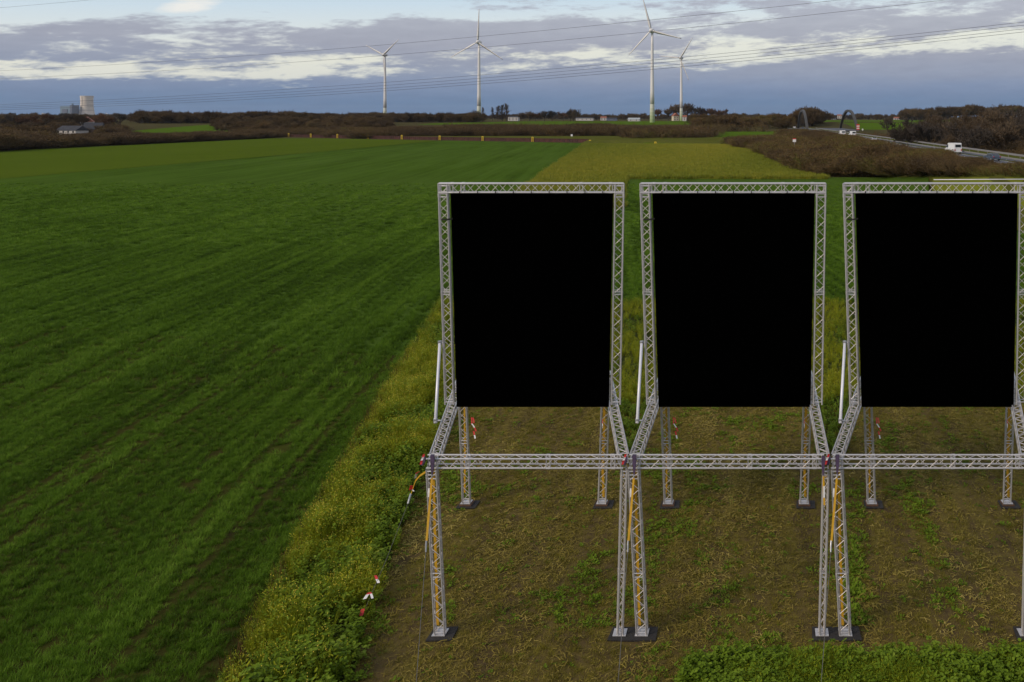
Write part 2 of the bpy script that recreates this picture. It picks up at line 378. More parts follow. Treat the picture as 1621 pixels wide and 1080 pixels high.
# ---------------------------------------------------------------- scatter: points with variants, geometry nodes
def off_mats(X, Y):
    k = np.ones(len(X), bool)
    for bx, by in BASES: k &= ~((np.abs(X-bx) < .45) & (np.abs(Y-by) < .41))
    return k
def scatter(name, pos, rz, scl, tint, variants, tilt=None, kind='stuff', label=None, cat=None, idx=None):
    n = len(pos); col = bpy.data.collections.new(name+'_kinds')
    for i, me in enumerate(variants):
        col.objects.link(bpy.data.objects.new('%s_kind_%02d' % (name, i), me))
    me = bpy.data.meshes.new(name); me.vertices.add(n); me.vertices.foreach_set('co', np.asarray(pos, np.float32).ravel())
    rot = np.zeros((n, 3), np.float32); rot[:, 2] = rz
    if tilt is not None: rot[:, :2] = tilt
    s3 = np.asarray(scl, np.float32)
    if s3.ndim == 1: s3 = np.repeat(s3[:, None], 3, 1)
    for nm, ty, fld, arr in (('rot', 'FLOAT_VECTOR', 'vector', rot), ('scl', 'FLOAT_VECTOR', 'vector', s3), ('tint', 'FLOAT', 'value', np.asarray(tint, np.float32)),
                             ('idx', 'INT', 'value', np.asarray(idx if idx is not None else rng.integers(0, len(variants), n), np.int32))):
        a = me.attributes.new(nm, ty, 'POINT'); a.data.foreach_set(fld, arr.ravel())
    o = link(name, me); tag(o, label, cat, None, kind)
    g = bpy.data.node_groups.new(name+'_nodes', 'GeometryNodeTree'); g.interface.new_socket('Geometry', in_out='INPUT', socket_type='NodeSocketGeometry'); g.interface.new_socket('Geometry', in_out='OUTPUT', socket_type='NodeSocketGeometry')
    a = g.nodes.new('NodeGroupInput'); z = g.nodes.new('NodeGroupOutput'); ci = g.nodes.new('GeometryNodeCollectionInfo'); ci.inputs['Collection'].default_value = col
    ci.inputs['Separate Children'].default_value = True; ci.inputs['Reset Children'].default_value = True
    ip = g.nodes.new('GeometryNodeInstanceOnPoints'); ip.inputs['Pick Instance'].default_value = True
    def na(nm, ty):
        q = g.nodes.new('GeometryNodeInputNamedAttribute'); q.data_type = ty; q.inputs['Name'].default_value = nm; return q.outputs['Attribute']
    e2r = g.nodes.new('FunctionNodeEulerToRotation')
    g.links.new(na('rot', 'FLOAT_VECTOR'), e2r.inputs[0])
    g.links.new(a.outputs[0], ip.inputs['Points']); g.links.new(ci.outputs[0], ip.inputs['Instance']); g.links.new(na('idx', 'INT'), ip.inputs['Instance Index'])
    g.links.new(e2r.outputs[0], ip.inputs['Rotation']); g.links.new(na('scl', 'FLOAT_VECTOR'), ip.inputs['Scale'])
    g.links.new(ip.outputs[0], z.inputs[0])
    md = o.modifiers.new('scatter', 'NODES'); md.node_group = g
    return o

# plant kinds -----------------------------------------------------
def blades(n, L0, L1, w, spread, bend, mats, seg=3, rad=.06, mi=None):
    v = []; f = []; fm = []
    for _ in range(n):
        a = random.uniform(0, 6.283); r = random.uniform(0, rad); bx, by = r*math.cos(a), r*math.sin(a)
        h = random.uniform(L0, L1); a2 = a+random.uniform(-.8, .8); lean = random.uniform(.1, 1)*spread; bn = random.uniform(.3, 1)*bend
        ww = w*random.uniform(.7, 1.2); sx, sy = -math.sin(a2), math.cos(a2); b0 = len(v)
        x = y = z = 0.0; th = lean
        for i in range(seg+1):
            t = i/seg; k = ww*(1-t)**.6 if i < seg else ww*.08
            v.append((bx+x*math.cos(a2)+sx*k/2, by+x*math.sin(a2)+sy*k/2, z)); v.append((bx+x*math.cos(a2)-sx*k/2, by+x*math.sin(a2)-sy*k/2, z))
            x += math.sin(th)*h/seg; z += math.cos(th)*h/seg; th += bn/seg
        for i in range(seg): f.append((b0+2*i, b0+2*i+1, b0+2*i+3, b0+2*i+2)); fm.append(0 if mi is None else random.choice(mi))
    return v, f, fm
def leaf(v, f, fm, p, d, up, l, w, mi=0):
    p = Vector(p); d = Vector(d).normalized(); s = d.cross(Vector(up)).normalized(); nn = s.cross(d); b = len(v)
    for a, c, e in ((0, 0, 0), (.35, .5, .06), (.35, -.5, .06), (.75, .42, -.02), (.75, -.42, -.02), (1, 0, -.12), (.5, 0, -.05)):
        v.append(tuple(p+d*l*a+s*w*c+nn*l*e))
    for q in ((0, 6, 1), (0, 2, 6), (1, 6, 5, 3), (2, 4, 5, 6)): f.append(tuple(b+i for i in q)); fm.append(mi)
M_WHEAT = leafy('wheat_blade', [(0, (.025, .049, .004)), (.3, (.060, .114, .007)), (.6, (.100, .184, .012)), (1, (.165, .265, .026))], .25)
M_WEEDL = leafy('weed_leaf', [(0, (.078, .130, .008)), (.45, (.160, .235, .018)), (1, (.280, .345, .048))], .25)
M_WEEDY = leafy('weed_stem_yellow', [(0, (.130, .170, .010)), (.5, (.222, .248, .012)), (1, (.340, .335, .018))], .2)
M_FLOWER = plain('yellow_flower', (.55, .42, .02), .6, 0, .2, 9)
M_STRAW = leafy('straw', [(0, (.125, .094, .018)), (.5, (.235, .180, .036)), (1, (.40, .31, .085))], 0.0)
M_DRY = leafy('dry_stalk', [(0, (.05, .03, .012)), (1, (.13, .075, .025))], 0.0)
M_TWIG = leafy('twig', [(0, (.046, .031, .017)), (.3, (.084, .056, .029)), (.6, (.112, .082, .034)), (.8, (.118, .100, .030)), (1, (.122, .124, .026))], 0.0)
M_TWIGR = leafy('twig_leaf', [(0, (.055, .036, .018)), (.5, (.110, .068, .030)), (.8, (.150, .080, .030)), (1, (.125, .118, .026))], .15)

def v_wheat(big=False):
    return [mesh('wheat_tuft', *blades(26 if not big else 40, .09, .18, .011 if not big else .02, .85, 1.1, None, 3, .11 if not big else .3)[:2], [M_WHEAT]) for _ in range(6)]
def v_weed(kind):
    out = []
    for _ in range(5):
        v = []; f = []; fm = []
        if kind == 'broad':
            for s_ in range(random.randint(3, 5)):
                a = random.uniform(0, 6.28); h = random.uniform(.3, .75); bx, by = .12*math.cos(a), .12*math.sin(a); lx, ly = random.uniform(-.2, .2), random.uniform(-.2, .2)
                for i in range(random.randint(11, 16)):
                    t = random.uniform(.25, 1); p = (bx+lx*t, by+ly*t, h*t); aa = random.uniform(0, 6.28); el = random.uniform(-.3, .7); l = random.uniform(.07, .145)
                    leaf(v, f, fm, p, (math.cos(aa)*math.cos(el), math.sin(aa)*math.cos(el), math.sin(el)), (0, 0, 1), l, l*random.uniform(.55, .8), 0)
                vv, ff, _m = blades(1, h, h, .014, .2, .1, None, 2, .02); b = len(v); v += [(x+bx, y+by, z) for x, y, z in vv]; f += [tuple(i+b for i in q) for q in ff]; fm += [0]*len(ff)
        elif kind in ('feather', 'olive'):
            vv, ff, _m = blades(34, .4, .95, .016, .45, .55, None, 3, .16); v += vv; f += ff; fm += [1]*len(ff)
            for i in range(26):
                a = random.uniform(0, 6.28); r = random.uniform(.02, .3); z = random.uniform(.25, .8); el = random.uniform(0, .9); l = random.uniform(.06, .13)
                leaf(v, f, fm, (r*math.cos(a), r*math.sin(a), z), (math.cos(a)*math.cos(el), math.sin(a)*math.cos(el), math.sin(el)), (0, 0, 1), l, l*.35, random.choice((0, 1)))
            for i in range(4 if kind == 'feather' else 0):
                a = random.uniform(0, 6.28); r = random.uniform(.03, .3); z = random.uniform(.6, .95); s = .014
                b = len(v); c = (r*math.cos(a), r*math.sin(a), z)
                v += [(c[0]-s, c[1], c[2]), (c[0], c[1]-s, c[2]+.5*s), (c[0]+s, c[1], c[2]), (c[0], c[1]+s, c[2]+.6*s), (c[0], c[1], c[2]+1.6*s)]
                f += [(b, b+1, b+4), (b+1, b+2, b+4), (b+2, b+3, b+4), (b+3, b, b+4)]; fm += [2]*4
        elif kind == 'dry':
            vv, ff, _m = blades(7, .35, .7, .018, .22, .15, None, 2, .2); v += vv; f += ff; fm += [3]*len(ff)
        elif kind == 'sprig':
            for i in range(9):
                a = random.uniform(0, 6.28); el = random.uniform(.1, .9); l = random.uniform(.05, .1); r = random.uniform(0, .12)
                leaf(v, f, fm, (r*math.cos(a), r*math.sin(a), .02), (math.cos(a)*math.cos(el), math.sin(a)*math.cos(el), math.sin(el)), (0, 0, 1), l, l*.6, 0)
            vv, ff, _m = blades(8, .06, .16, .009, 1.1, .8, None, 2, .1); b = len(v); v += vv; f += [tuple(i+b for i in q) for q in ff]; fm += [0]*len(ff)
        out.append(mesh('weed_'+kind, v, f, [M_WEEDL, M_WEEDY, M_FLOWER, M_DRY], fm))
    return out
def v_straw():
    out = []
    for _ in range(6):
        v = []; f = []
        for i in range(random.randint(2, 4)):
            a = random.uniform(0, 6.28); l = random.uniform(.06, .24); w = random.uniform(.005, .010); x, y = random.uniform(-.12, .12), random.uniform(-.12, .12); z0 = random.uniform(.005, .03); cv = random.uniform(-.35, .35); b = len(v)
            for t in (-.5, 0, .5):
                aa = a+cv*t; cx_, cy_ = x+math.cos(aa)*l*t, y+math.sin(aa)*l*t; z = z0+.015*(1-abs(t)*2)+t*random.uniform(-.04, .04)
                v += [(cx_-math.sin(aa)*w, cy_+math.cos(aa)*w, z), (cx_+math.sin(aa)*w, cy_-math.cos(aa)*w, z+.004)]
            f += [(b, b+1, b+3, b+2), (b+2, b+3, b+5, b+4)]
        out.append(mesh('straw_bits', v, f, [M_STRAW]))
    return out
def twigs(v, f, fm, p, d, l, r, depth, maxd, leafs, mi=0, fan=(4, 6), spread=.75, rate=.62, upw=.25):
    p = Vector(p); d = Vector(d).normalized(); q = p+d*l
    a = d.orthogonal().normalized(); c = d.cross(a); b = len(v); r1 = r*.62
    for k_ in range(3):
        an = 2.094*k_; v.append(tuple(p+(a*math.cos(an)+c*math.sin(an))*r))
    for k_ in range(3):
        an = 2.094*k_; v.append(tuple(q+(a*math.cos(an)+c*math.sin(an))*r1))
    for k_ in range(3): f.append((b+k_, b+(k_+1) % 3, b+3+(k_+1) % 3, b+3+k_)); fm.append(mi)
    if depth >= maxd:
        for _ in range(leafs):
            t = random.uniform(.2, 1.1); dd = Vector((random.gauss(0, 1), random.gauss(0, 1), random.gauss(0, .7))).normalized()
            s = l*random.uniform(.12, .24); e = p+d*l*t; o2 = dd.orthogonal().normalized()*s; b = len(v)
            v += [tuple(e), tuple(e+dd*s+o2*.5), tuple(e+dd*s*1.8), tuple(e+dd*s-o2*.5)]; f.append((b, b+1, b+2, b+3)); fm.append(1)
        return
    for i in range(random.randint(*fan)):
        t = random.uniform(.35, 1.0) if i else 1.0
        dd = (d+Vector((random.gauss(0, spread), random.gauss(0, spread), random.gauss(upw, spread*.6)))).normalized()
        twigs(v, f, fm, p+d*l*t, dd, l*rate*random.uniform(.7, 1.15), r1*.8, depth+1, maxd, leafs, mi, fan, spread, rate, upw)
def v_shrub(leafs=2, n=6, tall=False):
    out = []
    for _ in range(n):
        v = []; f = []; fm = []
        for i in range(7 if not tall else 4):
            a = random.uniform(0, 6.28); e = random.uniform(.25, .95) if not tall else random.uniform(.9, 1.35)
            twigs(v, f, fm, (.25*math.cos(a), .25*math.sin(a), 0), (math.cos(a)*math.cos(e), math.sin(a)*math.cos(e), math.sin(e)), .42, .017, 0, 3, leafs, 0, (3, 4), .62, .66, .2)
        zz = max(p[2] for p in v); v = [(x/zz*1.0, y/zz*1.0, z/zz) for x, y, z in v]       # unit height
        out.append(mesh('shrub_twigs', v, f, [M_TWIG, M_TWIGR], fm))
    return out
def tree_mesh(kind):
    """unit-height bare tree: (trunk with limbs, crown of twigs)"""
    v = []; f = []; fm = []; tv = []; tf = []; tm = []
    if kind == 'poplar':
        twigs(tv, tf, tm, (0, 0, 0), (0, 0, 1), .95, .016, 9, 9, 0)
        for i in range(46):
            z = random.uniform(.1, .9); a = random.uniform(0, 6.28); e = random.uniform(1.0, 1.35)
            twigs(v, f, fm, (0, 0, z), (math.cos(a)*math.cos(e), math.sin(a)*math.cos(e), math.sin(e)), 0.14*(1.2-z*.7), .007, 0, 2, 4, 0, (3, 4), .3, .7, .5)
    else:
        tr = .24 if kind == 'round' else .36
        twigs(tv, tf, tm, (0, 0, 0), (random.uniform(-.05, .05), random.uniform(-.05, .05), 1), tr, .022, 9, 9, 0)
        for i in range(9 if kind == 'round' else 8):
            a = i*2.4+random.uniform(-.3, .3); e = random.uniform(.3, 1.3); l = random.uniform(.2, .3); b0 = (0, 0, tr*random.uniform(.7, 1))
            dd = Vector((math.cos(a)*math.cos(e), math.sin(a)*math.cos(e), math.sin(e)))
            twigs(tv, tf, tm, b0, dd, l, .010, 9, 9, 0)
            for j in range(6):
                t = random.uniform(.35, 1); p = Vector(b0)+dd*l*t
                twigs(v, f, fm, p, (dd+Vector((random.gauss(0, .5), random.gauss(0, .5), random.gauss(.35, .4)))), .16, .009, 0, 2, 6 if kind == 'round' else 2, 0, (4, 6), .7, .62, .25)
    zz = max(p[2] for p in v)
    sc_ = lambda q: [(x/zz, y/zz, z/zz) for x, y, z in q]
    return mesh('trunk', sc_(tv), tf, [BARK]), mesh('crown', sc_(v), f, [M_TWIG, M_TWIGR], fm)

# ---------------------------------------------------------------- the three truss stands
DF, DT, DR = 23.73, 28.1, 31.64              # distance of front legs, screen towers, rear legs
def px_at(px, d, z): return Vector(((px-CX)/F*d, d, z))
def zz_at(py, d): return H-(py-CY)/F*d
def cyl_unit(n=6):
    v = [(math.cos(2*math.pi*i/n), math.sin(2*math.pi*i/n), z) for z in (0, 1) for i in range(n)]
    return v, [(i, (i+1) % n, n+(i+1) % n, n+i) for i in range(n)]
BRACE_ME = mesh('brace', *cyl_unit(6), [ALU_B], smooth=True)
CHORD_ME = mesh('chord', *cyl_unit(10), [ALU], smooth=True)
def bar(name, me, a, b, r, parent):
    a = Vector(a); b = Vector(b); d = b-a; o = link(name, me, parent)
    m = d.to_track_quat('Z', 'Y').to_matrix().to_4x4(); m.translation = a
    o.matrix_basis = m @ Matrix.Diagonal((r, r, d.length, 1)); return o
def truss(name, p0, p1, u, w, su, sw, parent, faces='f', run=.26, joints=(), r=.025, rb=.0095, shift=0):
    """square box truss from p0 to p1; u, w the cross directions with chord spacings su, sw. face 'f' is the -w side."""
    p0 = Vector(p0); p1 = Vector(p1); u = Vector(u).normalized(); w = Vector(w); w = w/(abs(w.y) if abs(w.y) > .5 else w.length)
    off = {'a': -u*su/2-w*sw/2, 'b': u*su/2-w*sw/2, 'c': u*su/2+w*sw/2, 'd': -u*su/2+w*sw/2}
    ln = (p1-p0).length; body = MB(); P = lambda k, t: p0+(p1-p0)*t+off[k]
    part = None
    for t in [.012, 1-.012]+[j for q in joints for j in (q-.025/ln*2, q+.025/ln*2)]:
        fr_ = MB(); cs = [P(k, t) for k in 'abcd']; fr_.tube(cs+[cs[0]], .015, 6, caps=False)
        o_ = fr_.build(name if part is None else 'cross_frame', ALU, part or parent)
        part = part or o_
    for q in joints:
        for k in 'abcd': MB().tube([P(k, q-.05/ln), P(k, q+.05/ln)], r*1.25, 8).build('collar', ALU, part)
    for k in 'abcd': bar('chord', CHORD_ME, P(k, 0), P(k, 1), r, part)
    n = max(2, int(round(ln/run))); lat = MB()
    for fi, (k1, k2) in enumerate((('a', 'b'), ('b', 'c'), ('c', 'd'), ('d', 'a'))):
        fn = 'frbl'[fi]
        for i in range(n):
            t0 = .02+.96*i/n; t1 = .02+.96*(i+1)/n
            s_, e_ = (k1, k2) if (i+shift) % 2 == 0 else (k2, k1)
            if fn in faces: bar('brace', BRACE_ME, P(s_, t0), P(e_, t1), rb, part)
            else: lat.tube([P(s_, t0), P(e_, t1)], rb, 5, caps=False)
    lo = lat.build('lattice', ALU_B, part, smooth=True); lo['kind'] = 'stuff'
    return part
X_, Y_, Z_ = Vector((1, 0, 0)), Vector((0, 1, 0)), Vector((0, 0, 1))
ZB0, ZB1 = zz_at(738.5, DF), zz_at(724, DF)          # chord heights of the front beam
stands = ['aluminium truss screen stand beside the weedy strip and the hanging red and white tape',
          'aluminium truss screen stand between the two other truss stands',
          'aluminium truss screen stand with a loose silver pole lying above its top beam']
screens = ['plain black screen in the truss stand beside the weedy strip', 'plain black screen in the truss stand between the other two', 'plain black screen in the truss stand below the loose silver pole']
BASES = []
def base(parent, px, d, dark, seed, packer=False):
    random.seed(seed); c = px_at(px, d, 0); BASES.append((c.x+.06, c.y-.02)); g = MB(); hw, hd = .34, .31; rz = random.uniform(-.06, .06)
    vs = []
    for z in (.008, .045):
        for x, y in ((-hw, -hd), (hw, -hd), (hw*1.0, hd), (-hw*.9, hd)):
            vs.append((c.x+.06+x*math.cos(rz)-y*math.sin(rz), c.y-.02+x*math.sin(rz)+y*math.cos(rz), z+random.uniform(0, .012)))
    g.add(vs, [(3, 2, 1, 0), (4, 5, 6, 7), (0, 1, 5, 4), (1, 2, 6, 5), (2, 3, 7, 6), (3, 0, 4, 7)]); g.build('rubber_mat', MAT_RUBBER, parent)
    z0 = .05
    if packer:
        g = MB(); g.box((c.x-.2, c.y-.2, .05), (c.x+.22, c.y+.19, .10)); g.build('wood_packer', WOOD, parent); z0 = .102
    g = MB(); g.box((c.x-.175, c.y-.175, z0+.008), (c.x+.175, c.y+.175, z0+.024)); g.build('base_plate', ALU, parent)
    return Vector((c.x, c.y, z0+.025))
def webbing(name, pts, w, label, group, mat=YELLOW, side=X_):
    return tag(MB().ribbon(pts, side, w).build(name, mat), label, 'strap', group)
which = ['by the weeds', 'between two others', 'under the loose pole']
for si, o in enumerate((0.0, 319.5, 641.0)):
    fl_t, fl_b, fr_t, fr_b = 684.0+o, 697.0+o, 988.0+o, 981.5+o
    tl_t, tl_b, tr_t, tr_b = 701.5+o, 712.2+o, 980.5+o, 974.5+o
    rl_t, rl_b, rr_t, rr_b = 731.5+o, 738.5+o, 959.5+o, 953+o
    W_ = Vector(((885+o-CX)/F, 1, 0))
    st = tag(empty('truss_stand', (0, 0, 0)), stands[si], 'truss stand', 'truss stands in a row')
    # legs
    for nm, pt, pb, su, sh in (('front_leg', fl_t, fl_b, .262, 0), ('front_leg', fr_t, fr_b, .135, 1)):
        b = base(st, pb, DF, 1, si*10+sh); t = px_at(pt, DF, ZB0-.03)
        truss(nm, b, t, X_, W_, su, .26, st, 'f', .235, (.36, .955), shift=sh)
    for nm, pt, pb, sh in (('rear_leg', rl_t, rl_b, 0), ('rear_leg', rr_t, rr_b, 1)):
        b = base(st, pb, DR, 1, si*10+5+sh, True); t = px_at(pt, DR, ZB0-.03)
        truss(nm, b, t, X_, W_, .26, .26, st, 'f', .28, (.5,), shift=sh)
    # front beam
    zc = (ZB0+ZB1)/2; hgt = ZB1-ZB0
    xa, xb = px_at(675.5+o, DF, zc).x, px_at(985.5+o, DF, zc).x
    truss('front_beam', (xa, DF+.02, zc), (xb, DF+.02, zc), Z_, W_, hgt, .28, st, 'fr', .262, (.045, .21, .62, .95))
    # side arms, from the front corners past the towers to the rear legs
    for (p_f, p_r, sh) in ((fl_t, rl_t, 0), (fr_t-2, rr_t, 1)):
        a = px_at(p_f, DF, zc)+Y_*.18; b2 = px_at(p_r, DR, zc)+Y_*.12; dv = (b2-a).normalized(); side = X_*.5
        truss('side_arm', a, b2, Z_, side*2, hgt, .26, st, 'r', .26, (.55,), shift=sh)
    # towers and top beam
    ztop = zz_at(297.5, DT); zt0 = ZB1+.03
    for (pt, pb, sh) in ((tl_t, tl_b, 0), (tr_t, tr_b, 1)):
        truss('tower', px_at(pb, DT, zt0), px_at(pt, DT, ztop+.15), X_, W_, .272, .26, st, 'f', .27, (.505, .945), shift=sh)
    z1, z0 = zz_at(290.5, DT), zz_at(304.5, DT)
    truss('top_beam', px_at(694.8+o, DT, (z0+z1)/2)-Y_*.004, px_at(987.5+o, DT, (z0+z1)/2)-Y_*.004, Z_, W_, z1-z0, .262, st, 'f', .27, (.07, .13, .77, .93))
    # white diagonal tube with two clamps
    pa = at(696.5+o, 541, DT-.05); pb_ = at(689.2+o, 670, 26.3)
    br = MB().tube([pa, pb_], .046, 12).build('white_stay_tube', WHITE_TUBE, st, smooth=True)
    for p in (pa+(pb_-pa)*.012, pb_+(pa-pb_)*.03):
        g = MB(); g.tube([p-X_*.02, p+X_*.16], .026, 8); g.tube([p-Vector((0, .0, .05)), p+Vector((0, 0, .05))], .064, 10); g.build('clamp', SHACKLE, br)
    if si == 2:
        MB().tube([at(1478, 284.6, DT+.2), at(1690, 283.6, DT+.2)], .014, 8).build('loose_pole', WHITE_TUBE, st, smooth=True)
    # black screen
    dS = DT-.14; pts = [(713.2+o, 306.5), (970.2+o, 306.0), (963.6+o, 644.5), (723.0+o, 644.5)]
    fr = [at(x, y, dS) for x, y in pts]; bk = [p+Y_*.06 for p in fr]
    sc = tag(link('screen', mesh('screen', fr+bk, [(0, 1, 2, 3), (7, 6, 5, 4), (0, 4, 5, 1), (1, 5, 6, 2), (2, 6, 7, 3), (3, 7, 4, 0)], [BLACK])), screens[si], 'screen', 'black screens')
    for t in np.linspace(.06, .94, 9):
        p = fr[0].lerp(fr[1], t); MB().ribbon([p+Z_*.075-Y_*.02, p+Z_*.06-Y_*.075, p+Z_*.0-Y_*.04], X_, .028).build('tie', MAT_RUBBER, sc)
    p = fr[0].lerp(fr[3], .12); MB().ribbon([p-X_*.30-Y_*.05, p-X_*.1-Y_*.09, p+X_*.06-Y_*.03+Z_*.02], Z_, .05).build('tie', MAT_RUBBER, sc)
    # slings, straps and guys
    g_ = 'yellow ratchet straps'
    webbing('ratchet_strap', [at(686+o, 741, DF+.03), at(689.2+o, 870, DF+.04), at(693+o, 990, DF+.06)], .068, 'yellow strap running down inside the front leg, stand '+which[si], g_)
    webbing('ratchet_strap', [at(734.5+o, 604, DR+.05), at(736+o, 700, DR+.04), at(735.5+o, 780, DR+.04)], .06, 'thin yellow strap inside the rear leg beside loose tape, stand '+which[si], g_)
    webbing('ratchet_strap', [at(957+o, 604, DR+.06), at(956+o, 690, DR+.05), at(954+o, 740, DR+.05), at(955.5+o, 787, DR+.05)], .085, 'broad yellow strap hanging inside the rear leg, stand '+which[si], g_)
    gy = tag(empty('guy_line', tuple(at(684+o, 724, DF-.25))), 'purple sling, yellow strap and wire guy in front, stand '+which[si], 'guy line', 'guy lines')
    def gp(name, mb, mat): return mb.build(name, mat, gy, -gy.location)
    d1 = DF-.20
    gp('sling', MB().ribbon([at(685+o, 721, DF-.05), at(684.6+o, 723, d1), at(684.6+o, 738, d1-.05), at(684.3+o, 752, d1-.1)], X_, [.1, .11, .085, .03], 0, .05), PURPLE)
    gp('strap', MB().ribbon([at(683.8+o, 756, d1-.12), at(680+o, 800, d1-.3), at(675.2+o, 857, d1-.55)], X_, [.05, .06, .055]), YELLOW)
    gp('shackle', MB().tube([at(684.2+o, 750, d1-.1), at(683.6+o, 757, d1-.12)], .02, 6), SHACKLE)
    gp('turnbuckle', MB().tube([at(675+o, 856, d1-.56), at(674.4+o, 863, d1-.6), at(674.2+o, 874, d1-.66)], .022, 6), SHACKLE)
    far = at(655+o, 1135, 20.4); far.z = max(far.z, .01)
    gp('wire', MB().tube([at(674.2+o, 872, d1-.65), far], .008, 5), STEEL)
    gp('tape_tag', MB().ribbon([at(679+o, 773, d1-.13), at(678.6+o, 780, d1-.16), at(678.9+o, 787, d1-.17)], X_, [.035, .05, .045]), WHITE)
    # side guy with barrier tape knots
    def tape(pts, label, w=.05):
        tp = tag(empty('barrier_tape', tuple(pts[0])), label, 'tape', 'red and white barrier tape')
        L0 = -Vector(pts[0]); n = len(pts)-1
        for i in range(n):
            nm, mt = (('red_length', RED), ('white_length', WHITE))[i % 2]
            MB().ribbon([pts[i], pts[i].lerp(pts[i+1], .5)+Y_*.01, pts[i+1]], (1, .25, .1), w, 0, .008).build(nm, mt, tp, L0)
    dS2 = DF+.1
    tag(MB().ribbon([at(671+o, 722, dS2-.2), at(669.5+o, 731, dS2-.25), at(668.5+o, 737, dS2-.28)], X_, [.10, .12, .05], 0, .05).build('sling', PURPLE), 'short purple sling looped on the outer corner, stand '+which[si], 'sling', 'purple slings')
    tape([at(671+o, 719, dS2-.3), at(669.6+o, 724, dS2-.32), at(667.5+o, 729, dS2-.34), at(666+o, 735.5, dS2-.36)], 'barrier tape strip knotted to the corner sling, stand '+which[si], .055)
    if si == 0:
        webbing('ratchet_strap', [at(673.5, 747.5, DF+.1), at(665, 753, DF+.8), at(658, 761, DF+1.2), at(650, 784, DF+1.6)], .055, 'yellow strap slanting from the corner of the stand towards the weeds', g_, side=Z_)
        tape([at(663, 747, DF+.9), at(659, 750, DF+1), at(657.5, 757, DF+1.1)], 'barrier tape flag tied high on the slanting yellow strap')
        tape([at(650, 769, DF+1.4), at(648.6, 776, DF+1.42)], 'forked barrier tape flag tied low on the slanting yellow strap', .045)
        tape([at(652, 769, DF+1.4), at(652.5, 775, DF+1.42), at(655, 778, DF+1.42)], 'small barrier tape fork beside the lower flag on the slanting strap', .04)
        gw = gnd(569, 985); tag(MB().tube([at(650, 784, DF+1.6), at(646, 797, DF+1.4), at(612, 885, 24.8), gw], .007, 5).build('guy_wire', STEEL), 'thin wire guy running down along the weed edge to the ground', 'wire')
        tag(MB().tube([at(650.2, 782, DF+1.58), at(647.5, 791, DF+1.45), at(645.8, 797.5, DF+1.38)], .03, 6).build('shackle', SHACKLE), 'metal shackle joining the slanting yellow strap and the wire', 'shackle')
        tape([at(594, 911, 24.7), at(596.5, 917, 24.65), at(599.3, 923, 24.6)], 'barrier tape flag highest of three on the wire by the weeds', .07)
        tape([at(584.6, 938, 24.5), at(582, 941, 24.48), at(577, 948.5, 24.4)], 'broad white barrier tape fork on the wire by the weeds', .09)
        tape([at(585, 938, 24.5), at(587, 940, 24.48), at(589.5, 947.5, 24.4)], 'narrow white barrier tape fork on the wire by the weeds', .06)
        tape([at(574.5, 964, 24.2), at(571.5, 975, 24.1)], 'all red barrier tape flag lowest on the wire by the weeds', .10)
    else:
        webbing('ratchet_strap', [at(672+o, 748.5, DF+.1), at(664+o, 757, DF+.8), at(661+o, 762, DF+1.0)], .07, 'short yellow strap slanting from the front corner, stand '+which[si], g_, side=Z_)
    if si == 1:
        gy = tag(empty('guy_line', tuple(at(1302.5, 724, DF-.25))), 'purple sling with a short yellow strap on the unshared right front leg between stands', 'guy line', 'guy lines')
        gp('sling', MB().ribbon([at(1303.5, 722, d1), at(1303, 738, d1-.05), at(1303, 753, d1-.1)], X_, [.1, .085, .03], 0, .05), PURPLE)
        gp('strap', MB().ribbon([at(1303.6, 754, d1-.1), at(1303.8, 772, d1-.12), at(1305, 800, d1-.2)], X_, [.05, .055, .05]), YELLOW)
        gp('tape_tag', MB().ribbon([at(1304.4, 770, d1-.2), at(1304.6, 788, d1-.22)], X_, [.045, .05]), WHITE)
    # loose tape by the rear legs
    tape([at(746.5+o, 661, 33.2), at(747+o, 671, 33.0), at(751+o, 677, 32.9), at(753.6+o, 683, 32.8)], 'longest loose barrier tape behind the rear leg, stand '+which[si], .042)
    tape([at(748.8+o, 661.5, 33.2), at(750.6+o, 670, 33.0)], 'short tape end beside the longest loose tape, stand '+which[si], .04)
    tape([at(749.6+o, 682.5, 32.8), at(751+o, 689, 32.7), at(752.2+o, 694.5, 32.6)], 'lowest loose tape piece behind the rear leg, stand '+which[si], .05)
    tape([at(952.6+o, 664, 33.2), at(954+o, 671, 33.1), at(955+o, 678, 33)], 'tape seen through the leg with broad strap, stand '+which[si], .06)
    tape([at(948.5+o, 688.5, 32.9), at(952+o, 689.5, 32.9)], 'red tape scrap at the leg with broad strap, stand '+which[si], .06)

